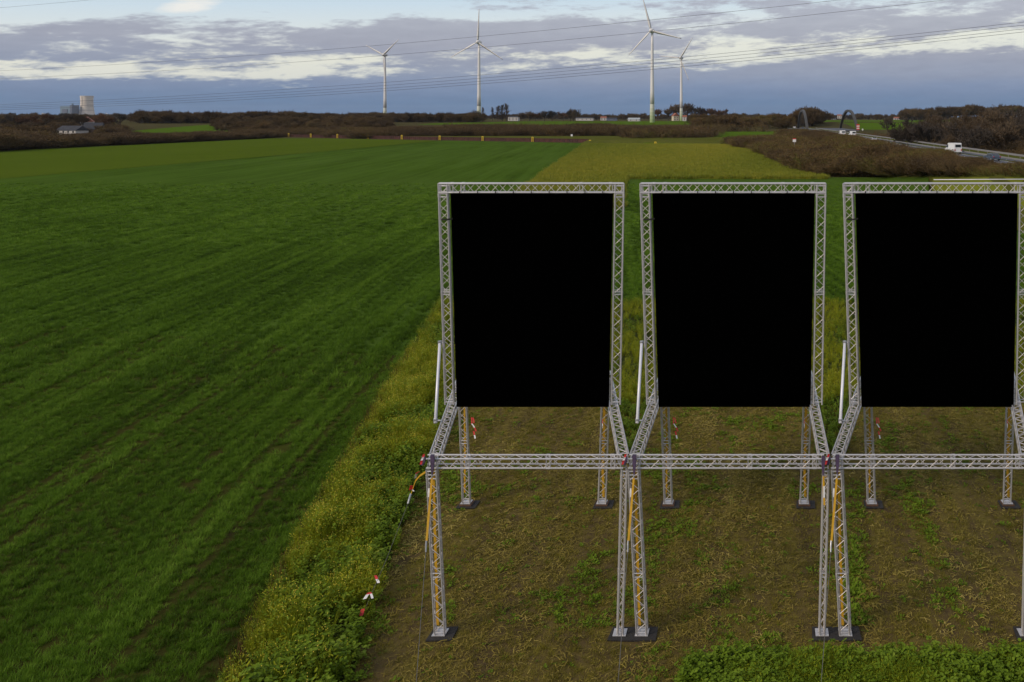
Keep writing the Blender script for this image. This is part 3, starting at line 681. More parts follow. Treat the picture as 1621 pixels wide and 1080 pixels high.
# ---------------------------------------------------------------- vegetation near
random.seed(21); rng = np.random.default_rng(21)
def sample(poly, n):
    a = np.array(poly); lo = a.min(0); hi = a.max(0); out = []
    tot = 0
    while tot < n:
        p = rng.random((n, 2))*(hi-lo)+lo; p = p[inpoly(p[:, 0], p[:, 1], poly)]; out.append(p); tot += len(p)
        if len(p) == 0: break
    return np.vstack(out)[:n]
def rows(X, Y):      # streaks along the drill rows: 0 thin .. 1 dense
    r = X-ROW*Y; al = Y+ROW*X
    s = .5*vnoise(r*1.1+40, al*.05)+.3*vnoise(r*3.1, al*.12+9)+.2*vnoise(r*.35+7, al*.03)
    return s
def wheat_zone(name, d0, d1, dens, big, smin, smax, xl=-70):
    w0 = [(x, y) for x, y in pxpoly([(-60, 185+F*H/d0), (1700, 185+F*H/d0), (1700, 185+F*H/d1), (-60, 185+F*H/d1)])]
    ar = 0.0; w = w0
    for i in range(4): ar += w[i][0]*w[(i+1) % 4][1]-w[(i+1) % 4][0]*w[i][1]
    n = int(abs(ar)/2*dens); p = sample(w0, n); X, Y = p[:, 0], p[:, 1]
    k = inpoly(X, Y, WHEAT) & ~inpoly(X, Y, WEED) & ~inpoly(X, Y, YEL1); X, Y = X[k], Y[k]
    s = rows(X, Y); r = X-ROW*Y
    bare = (np.abs(((r+.9) % 7.2)-1.0) < .17) | (np.abs(((r+.9) % 7.2)-2.75) < .17)
    bare &= vnoise(r*.7, Y*.12) > .30
    patch = vnoise(X*.8+3, Y*.3+8)*.6+vnoise(X*2.3, Y*.9)*.4 > .80
    keep = ~(bare | patch) | (rng.random(len(X)) < .12)
    keep &= rng.random(len(X)) < np.clip(.35+1.5*s, 0, 1)*np.clip((190-Y)/130, 0, 1)
    X, Y, s = X[keep], Y[keep], s[keep]
    sc = (smin+(smax-smin)*rng.random(len(X)))*np.clip(.65+.7*s, .5, 1.6)
    fine = vnoise((X-ROW*Y)*4.2+3, (Y+ROW*X)*.10); tint = np.clip(.24+.7*(s-.5)+.95*(fine-.5)+.26*vnoise(X*.16, Y*.06)+rng.normal(0, .13, len(X))+.0022*np.clip(Y-25, 0, 150), 0, 1)
    scatter(name, np.c_[X, Y, np.zeros(len(X))], rng.random(len(X))*6.28, sc, tint, v_wheat(big), rng.normal(0, .12, (len(X), 2)), label='winter wheat shoots covering the wide green field, '+name.split('_')[-1]+' part', cat='wheat')
wheat_zone('wheat_shoots_near', 19, 45, 62, False, .85, 1.25)
wheat_zone('wheat_shoots_middle', 45, 95, 22, False, 1.3, 1.9)
wheat_zone('wheat_shoots_far', 95, 190, 4.5, True, 1.5, 2.2)

# weeds
p = sample(WEED, 40000); X, Y = p[:, 0], p[:, 1]
dens = np.where(Y < 46, 1.0, .55)
k = (rng.random(len(X)) < dens) & (np.abs(X) < 34) & (Y > 17); X, Y = X[k], Y[k]
px, py = proj(X, Y, 0)
# yellow feathery side along the wheat, green broad leaves along the mown strip
def edge_t(px, py):
    yl = np.interp(py, [478, 655, 850, 1045, 1150], [692, 585, 470, 360, 330]); yr = np.interp(py, [480, 640, 690, 790, 905, 1020, 1150], [760, 722, 696, 655, 612, 570, 545])
    return (px-yl)/(yr-yl)
et = edge_t(px, py); cl = vnoise(X*.6+11, Y*.35+2)+rng.normal(0, .13, len(X))
feather = ((cl > .49+.50*(et-.45)*(py > 620)) & (et > .03)) | ((py < 640) & (et > .06) & (cl > .3))
feather |= rng.random(len(X)) < .12
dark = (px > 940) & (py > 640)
h = .65+.62*vnoise(X*.9, Y*.9+30); h *= np.clip(np.minimum(.45+2.5*et, .75+1.8*(1-et)), .4, 1) * np.where((px > 940), .8, 1)
h = np.where((px > 940) | (py < 640), np.maximum(h, .55), h)
def weeds(name, m, var, sc, tint, label):
    scatter(name, np.c_[X[m], Y[m], np.zeros(m.sum())], rng.random(m.sum())*6.28, sc[m], tint[m], var, rng.normal(0, .14, (m.sum(), 2)), label=label, cat='weeds')
tint = np.clip(.38+.6*(cl-.5)+.35*(vnoise(X*2.2, Y*2.2)-.5)+rng.normal(0, .14, len(X)), 0, 1)
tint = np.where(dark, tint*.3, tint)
thin_b = rng.random(len(X)) < np.where(Y < 46, .62, .55)
weeds('broad_leaf_weeds', ~feather & thin_b, v_weed('broad'), h, tint, 'green broad leaved weeds growing thick beside the mown strip')
weeds('feathery_weeds', feather & thin_b & ~dark, v_weed('feather'), h*1.0, np.clip(tint+.08, 0, 1), 'yellow flowering feathery weeds along the edge of the wheat')
dry = (et > -.02) & (et < .16) & (py > 560) & (rng.random(len(X)) < .5)
weeds('dry_stalks', dry, v_weed('dry'), np.full(len(X), 1.0), rng.random(len(X)), 'dry brown stalks standing along the wheat edge')
# weeds close to the camera's foot at the end of the mown strip
P2 = [tuple(gnd(1060, 1190)[:2]), tuple(gnd(1900, 1190)[:2]), (11.5, 22.35), ((1090-CX)/F*22.35, 22.35)]
p = sample(P2, 3400); X, Y = p[:, 0], p[:, 1]; cl = vnoise(X*.8, Y*.8+5); fe = cl+rng.normal(0, .2, len(X)) > .55; h = .62+.4*vnoise(X*1.3, Y*1.3); tint = np.clip(.10+.6*(vnoise(X*2, Y*2)-.3)+rng.normal(0, .1, len(X)), 0, 1)
weeds('broad_leaf_weeds', ~fe, v_weed('broad'), h, tint*.9, 'green broad leaved weeds at the near end of the mown strip')
weeds('feathery_weeds', fe, v_weed('olive'), h*.85, tint*.7, 'olive feathery weeds at the near end of the mown strip')
# mown strip: clippings, regrowth
p = sample([(-12, 20), (9, 20), (16, 43), (-17, 43)], 56000); k = inpoly(p[:, 0], p[:, 1], MOWNP) & off_mats(p[:, 0], p[:, 1]); X, Y = p[k, 0], p[k, 1]
lane = .5*vnoise(X*.9+5, Y*.12)+.5*vnoise(X*2.6, Y*.08); k = rng.random(len(X)) < .05+2.6*np.clip(lane-.18, 0, 1)**1.6; X, Y = X[k], Y[k]; n = len(X)
scatter('mown_clippings', np.c_[X, Y, np.full(n, .006)], rng.random(n)*6.28, .7+.7*rng.random(n)**2, np.clip(vnoise(X*.8, Y*.3)*.9+rng.normal(0, .2, n), 0, 1), v_straw(), rng.normal(0, .2, (n, 2)), label='dry clippings strewn over the mown strip', cat='clippings')
p = sample([(-12, 20), (9, 20), (16, 43), (-17, 43)], 52000); k = inpoly(p[:, 0], p[:, 1], MOWNP) & off_mats(p[:, 0], p[:, 1]); X, Y = p[k, 0], p[k, 1]; px, py = proj(X, Y, 0)
gr = vnoise(X*.75+60, Y*.4)*.6+vnoise(X*2.3, Y*1.6+3)*.4
for o in (0, 319.5, 641): gr = gr+.30*np.exp(-((px-(716+o-(py-800)*.02))/16)**2)*(py > 735)
gr = gr+.25*np.exp(-((px-(640-(py-800)*.35))/30)**2)
k = rng.random(len(X)) < np.clip((gr-.55)*1.6, 0.03, .8); X, Y, gr = X[k], Y[k], gr[k]; n = len(X)
scatter('regrowth', np.c_[X, Y, np.full(n, .004)], rng.random(n)*6.28, (.5+.5*rng.random(n))*(.7+.75*gr), np.clip((gr-.35)*.9+rng.normal(0, .1, n), 0, 1)*.5, v_weed('sprig'), rng.normal(0, .15, (n, 2)), label='low green regrowth on the mown strip', cat='plants')
M_TUFT = leafy('olive_grass', [(0, (.092, .080, .010)), (.5, (.170, .146, .016)), (1, (.25, .205, .030))], .15)
p = sample([(-12, 20), (9, 20), (16, 43), (-17, 43)], 60000); k = inpoly(p[:, 0], p[:, 1], MOWNP) & off_mats(p[:, 0], p[:, 1]); X, Y = p[k, 0], p[k, 1]
k = rng.random(len(X)) < .05+.35*vnoise(X*1.1+9, Y*.3)+.9*np.clip(vnoise(X*2.4+2, Y*.06)-.15, 0, 1); X, Y = X[k], Y[k]; n = len(X)
scatter('cut_grass', np.c_[X, Y, np.full(n, .003)], rng.random(n)*6.28, .6+.6*rng.random(n), np.clip(vnoise(X*1.4, Y*.7)*1.1+rng.normal(0, .18, n)-.1, 0, 1), [mesh('cut_tuft', *blades(14, .05, .13, .009, 1.3, .7, None, 2, .12)[:2], [M_TUFT]) for _ in range(5)], label='short olive cut grass on the mown strip', cat='grass')
# mustard crop
p = sample(YEL1, 26000); X, Y = p[:, 0], p[:, 1]; n = len(X)
M_MUST = leafy('mustard_leaf', [(0, (.130, .165, .018)), (.5, (.225, .232, .026)), (1, (.350, .300, .036))], .2)
def v_must():
    out = []
    for _ in range(4):
        v, f, fm = blades(40, .5, .95, .10, .5, .5, None, 2, .75); out.append(mesh('mustard_clump', v, f, [M_MUST]))
    return out
scatter('mustard_crop', np.c_[X, Y, np.zeros(n)], rng.random(n)*6.28, .8+.5*rng.random(n), np.clip(.3+.8*(vnoise(X*.05, Y*.012)-.3)+rng.normal(0, .16, n), 0, 1), v_must(), label='yellow green mustard crop in the field behind the stands', cat='crop')

# ---------------------------------------------------------------- wind turbines
def turbine(hub, base_y, d, ang, yaw, R_=33.5, small=False, label='', grp='tall wind turbines'):
    hx, hy = hub; top = at(hx, hy, d); x = top.x; zb = float(terr(x, d))
    t = tag(empty('wind_turbine', (x, d, zb)), label, 'wind turbine', grp)
    ht = top.z-zb; k = ht/90.0; rb, rt = 2.5*k, 1.15*k
    rad = lambda z: rb+(rt-rb)*(z/ht)**.8
    cuts = [0, .035, .075, .115, .155, .20, 1.0]
    for i in range(6):
        z0, z1 = cuts[i]*ht, cuts[i+1]*ht*(.985 if i == 5 else 1)
        pr = [(rad(z0+(z1-z0)*q/6), z0+(z1-z0)*q/6) for q in range(7)] if i == 5 else [(rad(z0), z0), (rad(z1), z1)]
        MB().lathe(pr, 20).build('tower' if i == 5 else 'green_band', LIMEWHITE if i == 5 else GREENS[4-i], t, smooth=(i == 5))
    na = MB().lathe([(.05, -5.2*k), (1.3*k, -4.6*k), (2.2*k, -3.0*k), (2.5*k, -1.0*k), (2.3*k, 1.2*k), (1.5*k, 3.4*k), (.1, 4.6*k)], 18, axis='y').build('nacelle', LIMEWHITE, t, (0, 0, ht), smooth=True)
    na.rotation_euler = (0, 0, yaw)
    for b in range(3):
        a = R(ang+120*b); v = []; f = []; st = 12
        for i in range(st+1):
            q = i/st; r = 1.5*k+(R_-1.5*k)*q
            ch = (1.5+1.5*math.sin(min(q*5, 1)*1.57)-2.5*max(q-.12, 0)**.8)*k*.95; ch = max(ch, .28*k); th = max(.12*k, .55*k*(1-q)); tw = .45*(1-q)
            for cx_, cy_ in ((-.4, 0), (0, .5), (.6, 0), (0, -.5)):
                lx, ly = cx_*ch, cy_*th; v.append((lx*math.cos(tw)-ly*math.sin(tw), lx*math.sin(tw)+ly*math.cos(tw)-3.4*k, r))
        for i in range(st):
            for j in range(4): f.append((i*4+j, i*4+(j+1) % 4, i*4+4+(j+1) % 4, i*4+4+j))
        f += [(3, 2, 1, 0), tuple(st*4+j for j in range(4))]
        me = mesh('blade', v, f, [LIMEWHITE], smooth=True); o = link('blade', me, t, (0, 0, ht))
        o.matrix_basis = Matrix.Translation((0, 0, ht)) @ Matrix.Rotation(yaw, 4, 'Z') @ Matrix.Rotation(R(90)-a, 4, 'Y')
    return t
turbine((609.5, 87), 193, 1213, 36, R(-22), 34, label='white wind turbine rising behind the long wood with one blade pointing down')
turbine((758.3, 67), 195, 995, 87, R(-12), 37, label='white wind turbine beside the tall narrow poplars')
turbine((1032.5, 49), 192, 900, 105, R(-15), 34, label='tallest white wind turbine in the open green hill field')
turbine((1078.5, 92), 192, 1274, 54, R(-25), 35, label='shorter white wind turbine in front of the cream farmhouse')
turbine((1163.5, 180), 188, 3600, 100, R(-10), 26, label='tiny distant wind turbine above the far tree line', grp='far wind turbines')

# ---------------------------------------------------------------- power lines
A0, B0 = Vector(((-150-CX)/F*760, 760)), Vector(((1800-CX)/F*330, 330))
def wire_pt(px, py):
    k = (px-CX)/F; dv = B0-A0; t = (k*A0.y-A0.x)/(dv.x-k*dv.y); d = A0.y+dv.y*t; return at(px, py, d)
lines = [
 ([(-140, 23.5), (0, 12.5), (155, -1), (330, -17)], 'lone cable crossing the pale sky above the cloud bank'),
 ([(-140, 119), (0, 111.5), (420, 86), (540, 77), (860, 49), (960, 39), (1260, 7), (1500, -19), (1790, -52)], 'single cable passing highest over the wind turbines'),
 ([(-140, 130), (0, 123), (420, 102), (540, 93), (860, 67), (960, 58), (1260, 25.7), (1490, 0), (1790, -34)], 'single cable passing just below the highest one'),
 ([(-140, 171.5), (0, 164.8), (240, 154), (420, 144), (540, 136), (860, 111), (960, 102), (1160, 83), (1260, 73), (1621, 35), (1790, 16)], 'topmost cable of the bundle of four'),
 ([(-140, 173.5), (0, 167.2), (240, 158), (420, 149), (540, 140.5), (860, 116), (960, 107.5), (1160, 88), (1260, 78), (1621, 40), (1790, 21)], 'second cable from the top of the bundle of four'),
 ([(-140, 175.5), (0, 169.4), (240, 161.4), (420, 153), (540, 145), (860, 121), (960, 112.5), (1160, 93.6), (1260, 84), (1621, 45.5), (1790, 27)], 'third cable from the top of the bundle of four'),
 ([(-140, 178), (0, 172), (240, 165), (420, 157), (540, 148.5), (860, 125), (960, 117), (1160, 98.4), (1260, 88), (1621, 50.6), (1790, 32)], 'lowest cable of the bundle of four')]
for pts, lb in lines:
    ctl = np.array(pts); xs_ = np.linspace(ctl[0, 0], ctl[-1, 0], 60)
    cf = np.polyfit(ctl[:, 0], ctl[:, 1], 3); ys_ = np.polyval(cf, xs_)
    tag(MB().tube([wire_pt(x, y) for x, y in zip(xs_, ys_)], .075, 5).build('power_cable', CABLE), lb, 'power cable', 'power cables across the sky')

# ---------------------------------------------------------------- power station
dp = 5200; s_ = dp/F
ct = tag(empty('cooling_tower', tuple(at(137.5, 187, dp))), 'tall pale concrete cooling tower of the far power station', 'cooling tower')
hh = 34.5*s_; prf = []
for i in range(15):
    q = i/14; prf.append((((12.0-3.7*(1-(1-q/.78)**2)) if q < .78 else 8.3+.5*((q-.78)/.22)**2)*s_, q*hh))
MB().lathe(prf, 40).build('shell', CONCRETE, ct, smooth=True)
MB().lathe([(prf[-1][0]*1.02, hh-3), (prf[-1][0]*1.03, hh+2), (prf[-1][0]*.97, hh+2)], 40).build('rim', CONCRETE, ct)
g = MB()
for i in range(14): 
    r0, z0 = prf[i]; r1, z1 = prf[i+1]; g.tube([(-.15*r0, -r0*1.0, z0), (-.15*r1, -r1*1.0, z1)], 1.4, 4)
g.build('ladder', BLUEGREY2, ct)
for q in (.2, .4, .6, .8):
    i = int(q*14); MB().lathe([(prf[i][0]*1.006, prf[i][1]-.7), (prf[i][0]*1.012, prf[i][1]), (prf[i][0]*1.006, prf[i][1]+.7)], 40).build('ring', BRICKD, ct)
b = tag(empty('boiler_house', tuple(at(105, 187, dp-80))), 'blue grey boiler house beside the cooling tower', 'power plant')
MB().box((-9.5*s_, 0, 0), (6*s_, 60, 18.5*s_)).build('hall', BLUEGREY, b); MB().box((6.05*s_, -4, 0), (9.5*s_, 50, 20*s_)).build('stair_tower', BLUEGREY2, b)
MB().box((-6*s_, -3, 8*s_), (2*s_, -.2, 14*s_)).build('dark_panel', BLUEGREY2, b); MB().box((-.5*s_+24, 10, 20.02*s_), (.6*s_+24, 20, 22.5*s_)).build('vent_stack', BLUEGREY, b)
b = tag(empty('silo', tuple(at(69, 187, dp+30))), 'small pale tapered cooling cell far left of the boiler house', 'cooling tower')
MB().lathe([(3.4*s_, 0), (2.6*s_, 4*s_), (2.2*s_, 7*s_), (2.5*s_, 7.4*s_)], 16).build('shell', CONCRETE, b); MB().lathe([(2.3*s_, 7.42*s_), (2.3*s_, 7.9*s_)], 16).build('rim', RENDERW, b)
b = tag(empty('storage_tank', tuple(at(118, 187, dp-150))), 'low white domed tank between the boiler house and the cooling tower', 'tank')
MB().lathe([(3.7*s_, 0), (3.7*s_, 3*s_)], 18).build('wall', RENDERW, b); MB().lathe([(3.75*s_, 3.01*s_), (2.4*s_, 4*s_), (.2*s_, 4.4*s_)], 18).build('dome', RENDERW, b)
STEAM = plain('steam', (.85, .85, .86), 1.0, 0, .03, .02, spec=0)
g = MB()
for i in range(9):
    c = Vector((random.uniform(-5, 5)*s_, random.uniform(-20, 20), (1+abs(random.gauss(0, 2.2)))*s_)); r = random.uniform(.8, 1.7)*s_
    vs = []; fs = []
    for a in range(7):
        for q in range(10):
            th = math.pi*a/6; ph = 6.283*q/10; rr = r*(1+.25*math.sin(3*ph+i)*math.sin(2*th+i)); vs.append(c+Vector((rr*math.sin(th)*math.cos(ph), rr*math.sin(th)*math.sin(ph), rr*math.cos(th)*.75)))
    for a in range(6):
        for q in range(10): fs.append((a*10+q, a*10+(q+1) % 10, a*10+10+(q+1) % 10, a*10+10+q))
    g.add(vs, fs)
tag(g.build('steam_puff', STEAM, None, at(168, 183.5, dp+400), smooth=True), 'small white puff of steam beside the cooling tower', 'steam', kind='stuff')

# ---------------------------------------------------------------- houses
def house(name, px, py, d, w, dep, hw, hr, wall, roof, label, rz=0.0, gable_front=False, nwin=3, chim=False, z=None, grp='far houses'):
    p = at(px, py, d); zb = (float(terr(p.x, d)) if z is None else z)
    h = tag(empty(name, (p.x, d, zb), rz), label, 'house', grp)
    MB().box((-w/2, 0, 0), (w/2, dep, hw)).build('wall', wall, h)
    g = MB(); o_ = .4
    if gable_front: vs = [(-w/2-o_, -o_, hw+.01), (w/2+o_, -o_, hw+.01), (0, -o_, hw+hr), (-w/2-o_, dep+o_, hw+.01), (w/2+o_, dep+o_, hw+.01), (0, dep+o_, hw+hr)]
    else: vs = [(-w/2-o_, -o_, hw+.01), (-w/2-o_, dep+o_, hw+.01), (-w/2-o_, dep/2, hw+hr), (w/2+o_, -o_, hw+.01), (w/2+o_, dep+o_, hw+.01), (w/2+o_, dep/2, hw+hr)]
    g.add(vs, [(0, 1, 2), (3, 5, 4), (0, 2, 5, 3), (1, 4, 5, 2), (0, 3, 4, 1)]); rf = g.build('roof', roof, h)
    if chim: MB().box((w*.2, dep*.4, hw+hr*.6), (w*.2+.8, dep*.4+.8, hw+hr+1.2)).build('chimney', BRICKD, rf)
    for i in range(nwin):
        x = -w/2+w*(i+.5)/nwin
        for zz in ([hw*.42] if hw < 4 else [hw*.2, hw*.62]):
            wn = MB().box((x-.6, -.06, zz), (x+.6, -.01, zz+1.3)).build('window', GLASS, h); MB().box((x-.72, -.14, zz-.14), (x+.72, -.012, zz-.01)).build('sill', RENDERW, wn)
    return h
house('farmhouse', 104, 217, 600, 17, 9, 4.2, 3.2, RENDERW, ROOFG, 'white farm building with dark grey roof behind the hedge', R(-14), nwin=4, z=.4)
house('barn', 145, 214, 640, 11, 9, 4.0, 4.8, BRICKD, ROOFG, 'dark brick barn with steep grey roof near the white farm building', R(20), nwin=2, z=.8)
house('farmhouse', 137, 207, 690, 8, 8, 7.5, 4, RENDERW, ROOFR, 'tall gabled house with red roof behind the dark barn', R(30), True, 2, z=2.5)
house('workshop', 603, 201, 1050, 9, 8, 7, .8, RENDERW, ROOFG, 'white block building in front of the long wood beside a turbine', nwin=2)
house('workshop', 812, 193, 1250, 14, 9, 5.5, 1.2, RENDERW, ROOFG, 'pale low workshop between the poplars and the round trees', nwin=3)
house('shed', 925, 192, 1350, 26, 9, 3.6, 1.5, RENDERW, ROOFG, 'long low pale shed on the hill beside the last round tree', nwin=4)
house('shed', 955, 191, 1400, 9, 8, 4.2, 2.2, RENDERW, ROOFR, 'small white house with red roof on the hill', nwin=2)
house('shed', 968, 192, 1330, 15, 9, 3.2, 1.4, BLUEGREY2, ROOFG, 'dark low shed next to the pale roofed barn', nwin=2)
house('barn', 1003, 193, 1160, 15, 10, 2.2, 2.4, RENDERW, plain('pale_roof', (.36, .38, .38), .6, 0, .1, .5), 'wide barn with pale grey roof on the hill field', nwin=2)
house('farmhouse', 1070.5, 190, 1300, 8, 9, 7.0, 4.5, plain('cream_render', (.55, .48, .34), .8, 0, .1, .5), ROOFR, 'cream farmhouse beside the shorter turbine', R(25), True, 2)
house('cottage', 1083.5, 193, 1240, 5.5, 6, 5.5, 2.5, RENDERW, ROOFR, 'little white cottage right at the foot of the shorter turbine', nwin=1)
house('shed', 1136, 183, 1500, 18, 9, 7, 5, BRICKD, ROOFG, 'dark roofed house among the trees on the rise', nwin=2, z=10)
for i, (x, y, w, hh_, lb) in enumerate(((1302, 188, 14, 5, 'white house beyond the bridge beside the dark trees'), (1306, 191.5, 17, 4, 'long low white hall beyond the bridge'), (1318, 191.5, 14, 4, 'second long white hall beyond the bridge beside the first'),
        (1329, 188, 8, 6, 'white house with red roof beyond the bridge next to the right arch'), (1421, 190.5, 14, 4, 'pale house below the wooded hill'), (1489, 191.5, 9, 3.2, 'small white shed at the foot of the wooded hill'))):
    house('village_house', x, y, 1750, w, 9, hh_, 2.5, RENDERW, ROOFR if i in (0, 3, 4) else ROOFG, lb, nwin=3 if w > 9 else 2, grp='village houses', z=13.9-(y-CY)/F*1750-hh_*.0)

# ---------------------------------------------------------------- sheet pile wall with yellow ladder hoops
pa, pb_ = gnd(440, 217.2), gnd(932, 226.3); wl = (pb_-pa).length; dr = (pb_-pa).normalized(); nr = Vector((dr.y, -dr.x, 0))
if nr.y > 0: nr = -nr
pw = tag(empty('sheet_pile_wall', tuple(pa)), 'long low rusty sheet pile wall at the far edge of the wheat', 'retaining wall')
npl = 150; stp = wl/npl
for i in range(npl):
    q = i*stp; g = MB(); pr = [(0, 0), (.18, .0), (.3, .28), (.74, .28), (.86, 0), (1.0, 0)]; hgt2 = 1.85
    vs = [tuple(dr*(q+a*stp)+nr*b+Z_*z) for z in (-.1, hgt2) for a, b in pr]; g.add(vs, [(j, j+1, j+7, j+6) for j in range(5)]); g.build('sheet_pile', RUST, pw)
g = MB(); vs = [tuple(dr*q+nr*o2+Z_*z) for q in (0, wl) for o2, z in ((.34, 1.86), (.34, 2.0), (-.3, 2.0), (-.3, 1.86))]
g.add(vs, [(0, 1, 5, 4), (1, 2, 6, 5), (2, 3, 7, 6), (0, 3, 2, 1), (4, 5, 6, 7)]); g.build('capping_beam', RUST, pw)
grid = MB(); back = [pa+Z_*1.7-nr*.3, pb_+Z_*1.7-nr*.3]
vs = [back[0], back[1], pb_-nr*75+Z_*1.9+dr*40, pa-nr*75+Z_*1.9-dr*40]; vs += [pb_+dr*140-nr*20+Z_*.02, pb_+dr*140-nr*75+Z_*1.9, pb_+nr*7-Z_*.05, pb_+dr*140-nr*16-Z_*.05]; tag(link('canal_bank', mesh('canal_bank', vs, [(0, 1, 2, 3), (1, 4, 5, 2), (6, 7, 4, 1)], [G_BANK])), kind='structure')
for i, x in enumerate((458, 493, 535, 583, 637, 697, 765, 844)):
    py = 217.2+(x-440)/(932-440)*(226.3-217.2); t = (gnd(x, py)-pa).dot(dr); p = pa+dr*t+nr*.45
    lh = tag(empty('ladder_hoop', tuple(p)), 'yellow ladder hoop on the rusty sheet pile wall', 'ladder', 'yellow ladders on the sheet pile wall')
    for s2 in (-1, 1): MB().tube([dr*s2*.55+Z_*0, dr*s2*.55+Z_*2.5], .2, 6).build('rail', YPAINT, lh)
    MB().tube([dr*-.55+Z_*2.5, dr*.55+Z_*2.5], .24, 6).build('top_bar', YPAINT, lh)
    for z in (.4, .9, 1.4, 1.9): MB().tube([dr*-.54+Z_*z, dr*.54+Z_*z], .06, 5).build('rung', YPAINT, lh)
for x, y in ((934, 226.5), (1037.5, 229.5)):
    p = gnd(x, y); lh = tag(empty('mooring_marker', tuple(p)), 'low yellow marker beyond the mustard field along the canal bank', 'marker', 'yellow canal markers')
    MB().box((-.9, -.3, 0), (.9, .3, .9)).build('plate', YPAINT, lh); MB().box((-.5, -.2, .91), (.5, .2, 1.6)).build('cap', YPAINT, lh)
def sign(px, py, d, hgt3, w, label, plates):
    p = at(px, py, d); s = tag(empty('road_sign', (p.x, d, p.z)), label, 'sign', 'small signs')
    MB().tube([(0, .1, 0), (0, .1, hgt3)], .06, 6).build('post', SHACKLE, s); z = hgt3
    for mt, hh2 in plates: MB().box((-w/2, -.02, z-hh2), (w/2, .03, z)).build('plate', mt, s); z -= hh2+.02
sign(905, 221, 545, 3.2, 1.2, 'small white sign in front of the brown hedge by the canal', [(WHITE, 1.2)])
sign(1257.5, 236, 300, 3.6, 1.1, 'small white sign with a red edge standing in the thicket', [(RED, .3), (WHITE, .9)])
sign(1358.3, 207.5, 560, 4.3, 1.8, 'red and white warning beacon beside the motorway bridge', [(RED, .9), (WHITE, .6), (RED, .7), (WHITE, .6), (RED, .7)])
sign(1365.5, 208, 560, 1.6, .9, 'tiny white post beside the beacon', [(WHITE, 1.0)])
sign(243+141, 207, 700, 2.6, 1.4, 'small white post standing by the far meadow', [(WHITE, 1.8)])

# ---------------------------------------------------------------- motorway: barrier, bridge, traffic
ba = tag(empty('crash_barrier', (bar_x(186), 186, 5)), 'pale steel crash barrier along the far side of the motorway', 'barrier'); bo = -Vector((bar_x(186), 186, 5))
MB().ribbon([Vector((bar_x(d), d, 5.72)) for d in (90, 140, 186, 230, 300, 380, 460, 540, 640)], Z_, .42, 0, .10).build('rail', BARRIER, ba, bo)
for d in np.arange(100, 640, 8.0): MB().box((bar_x(d)+.06, d-.06, 5.0), (bar_x(d)+.16, d+.06, 5.7)).build('post', BARRIER, ba, bo)
ba = tag(empty('crash_barrier', (bar_x(186)-5.4, 186, 5)), 'low steel crash barrier on the grassy median of the motorway', 'barrier'); bo = -Vector((bar_x(186)-5.4, 186, 5))
MB().ribbon([Vector((bar_x(d)-5.4, d, 5.6)) for d in (90, 140, 186, 230, 300, 380, 460, 540, 640)], Z_, .3, 0, .06).build('rail', BARRIER, ba, bo)
for d in np.arange(100, 640, 16.0): MB().box((bar_x(d)-5.36, d-.06, 5.0), (bar_x(d)-5.28, d+.06, 5.6)).build('post', BARRIER, ba, bo)
bg_ = tag(empty('arch_bridge', (bar_x(645), 645, 5)), 'motorway bridge with two dark steel arches over the canal', 'bridge'); bo = -Vector((bar_x(645), 645, 5))
MB().add([(24, 595, 4.2), (66, 595, 4.2), (63, 700, 4.2), (21, 700, 4.2), (24, 595, 4.95), (66, 595, 4.95), (63, 700, 4.95), (21, 700, 4.95)], [(0,3,2,1),(4,5,6,7),(0,1,5,4),(1,2,6,5),(2,3,7,6),(3,0,4,7)]).build('deck', ASPHALT, bg_, bo)
for (p1, p2) in ((1278, 1263.5), (1357.5, 1330.5)):
    a = px_at(p1, 600, 4.96); b = px_at(p2, 692, 4.96); pts = []
    for i in range(29):
        t = i/28; p = a.lerp(b, t); p.z += 13.4*(1-abs(2*t-1)**2.3); pts.append(p)
    ar = MB().ribbon(pts, X_, 1.7, 0, 1.5).build('arch', ARCHM, bg_, bo)
    for i in range(4, 26, 3): MB().tube([pts[i]-Z_*.6, Vector((pts[i].x, pts[i].y, 4.97))], .10, 5).build('hanger', ARCHM, ar)
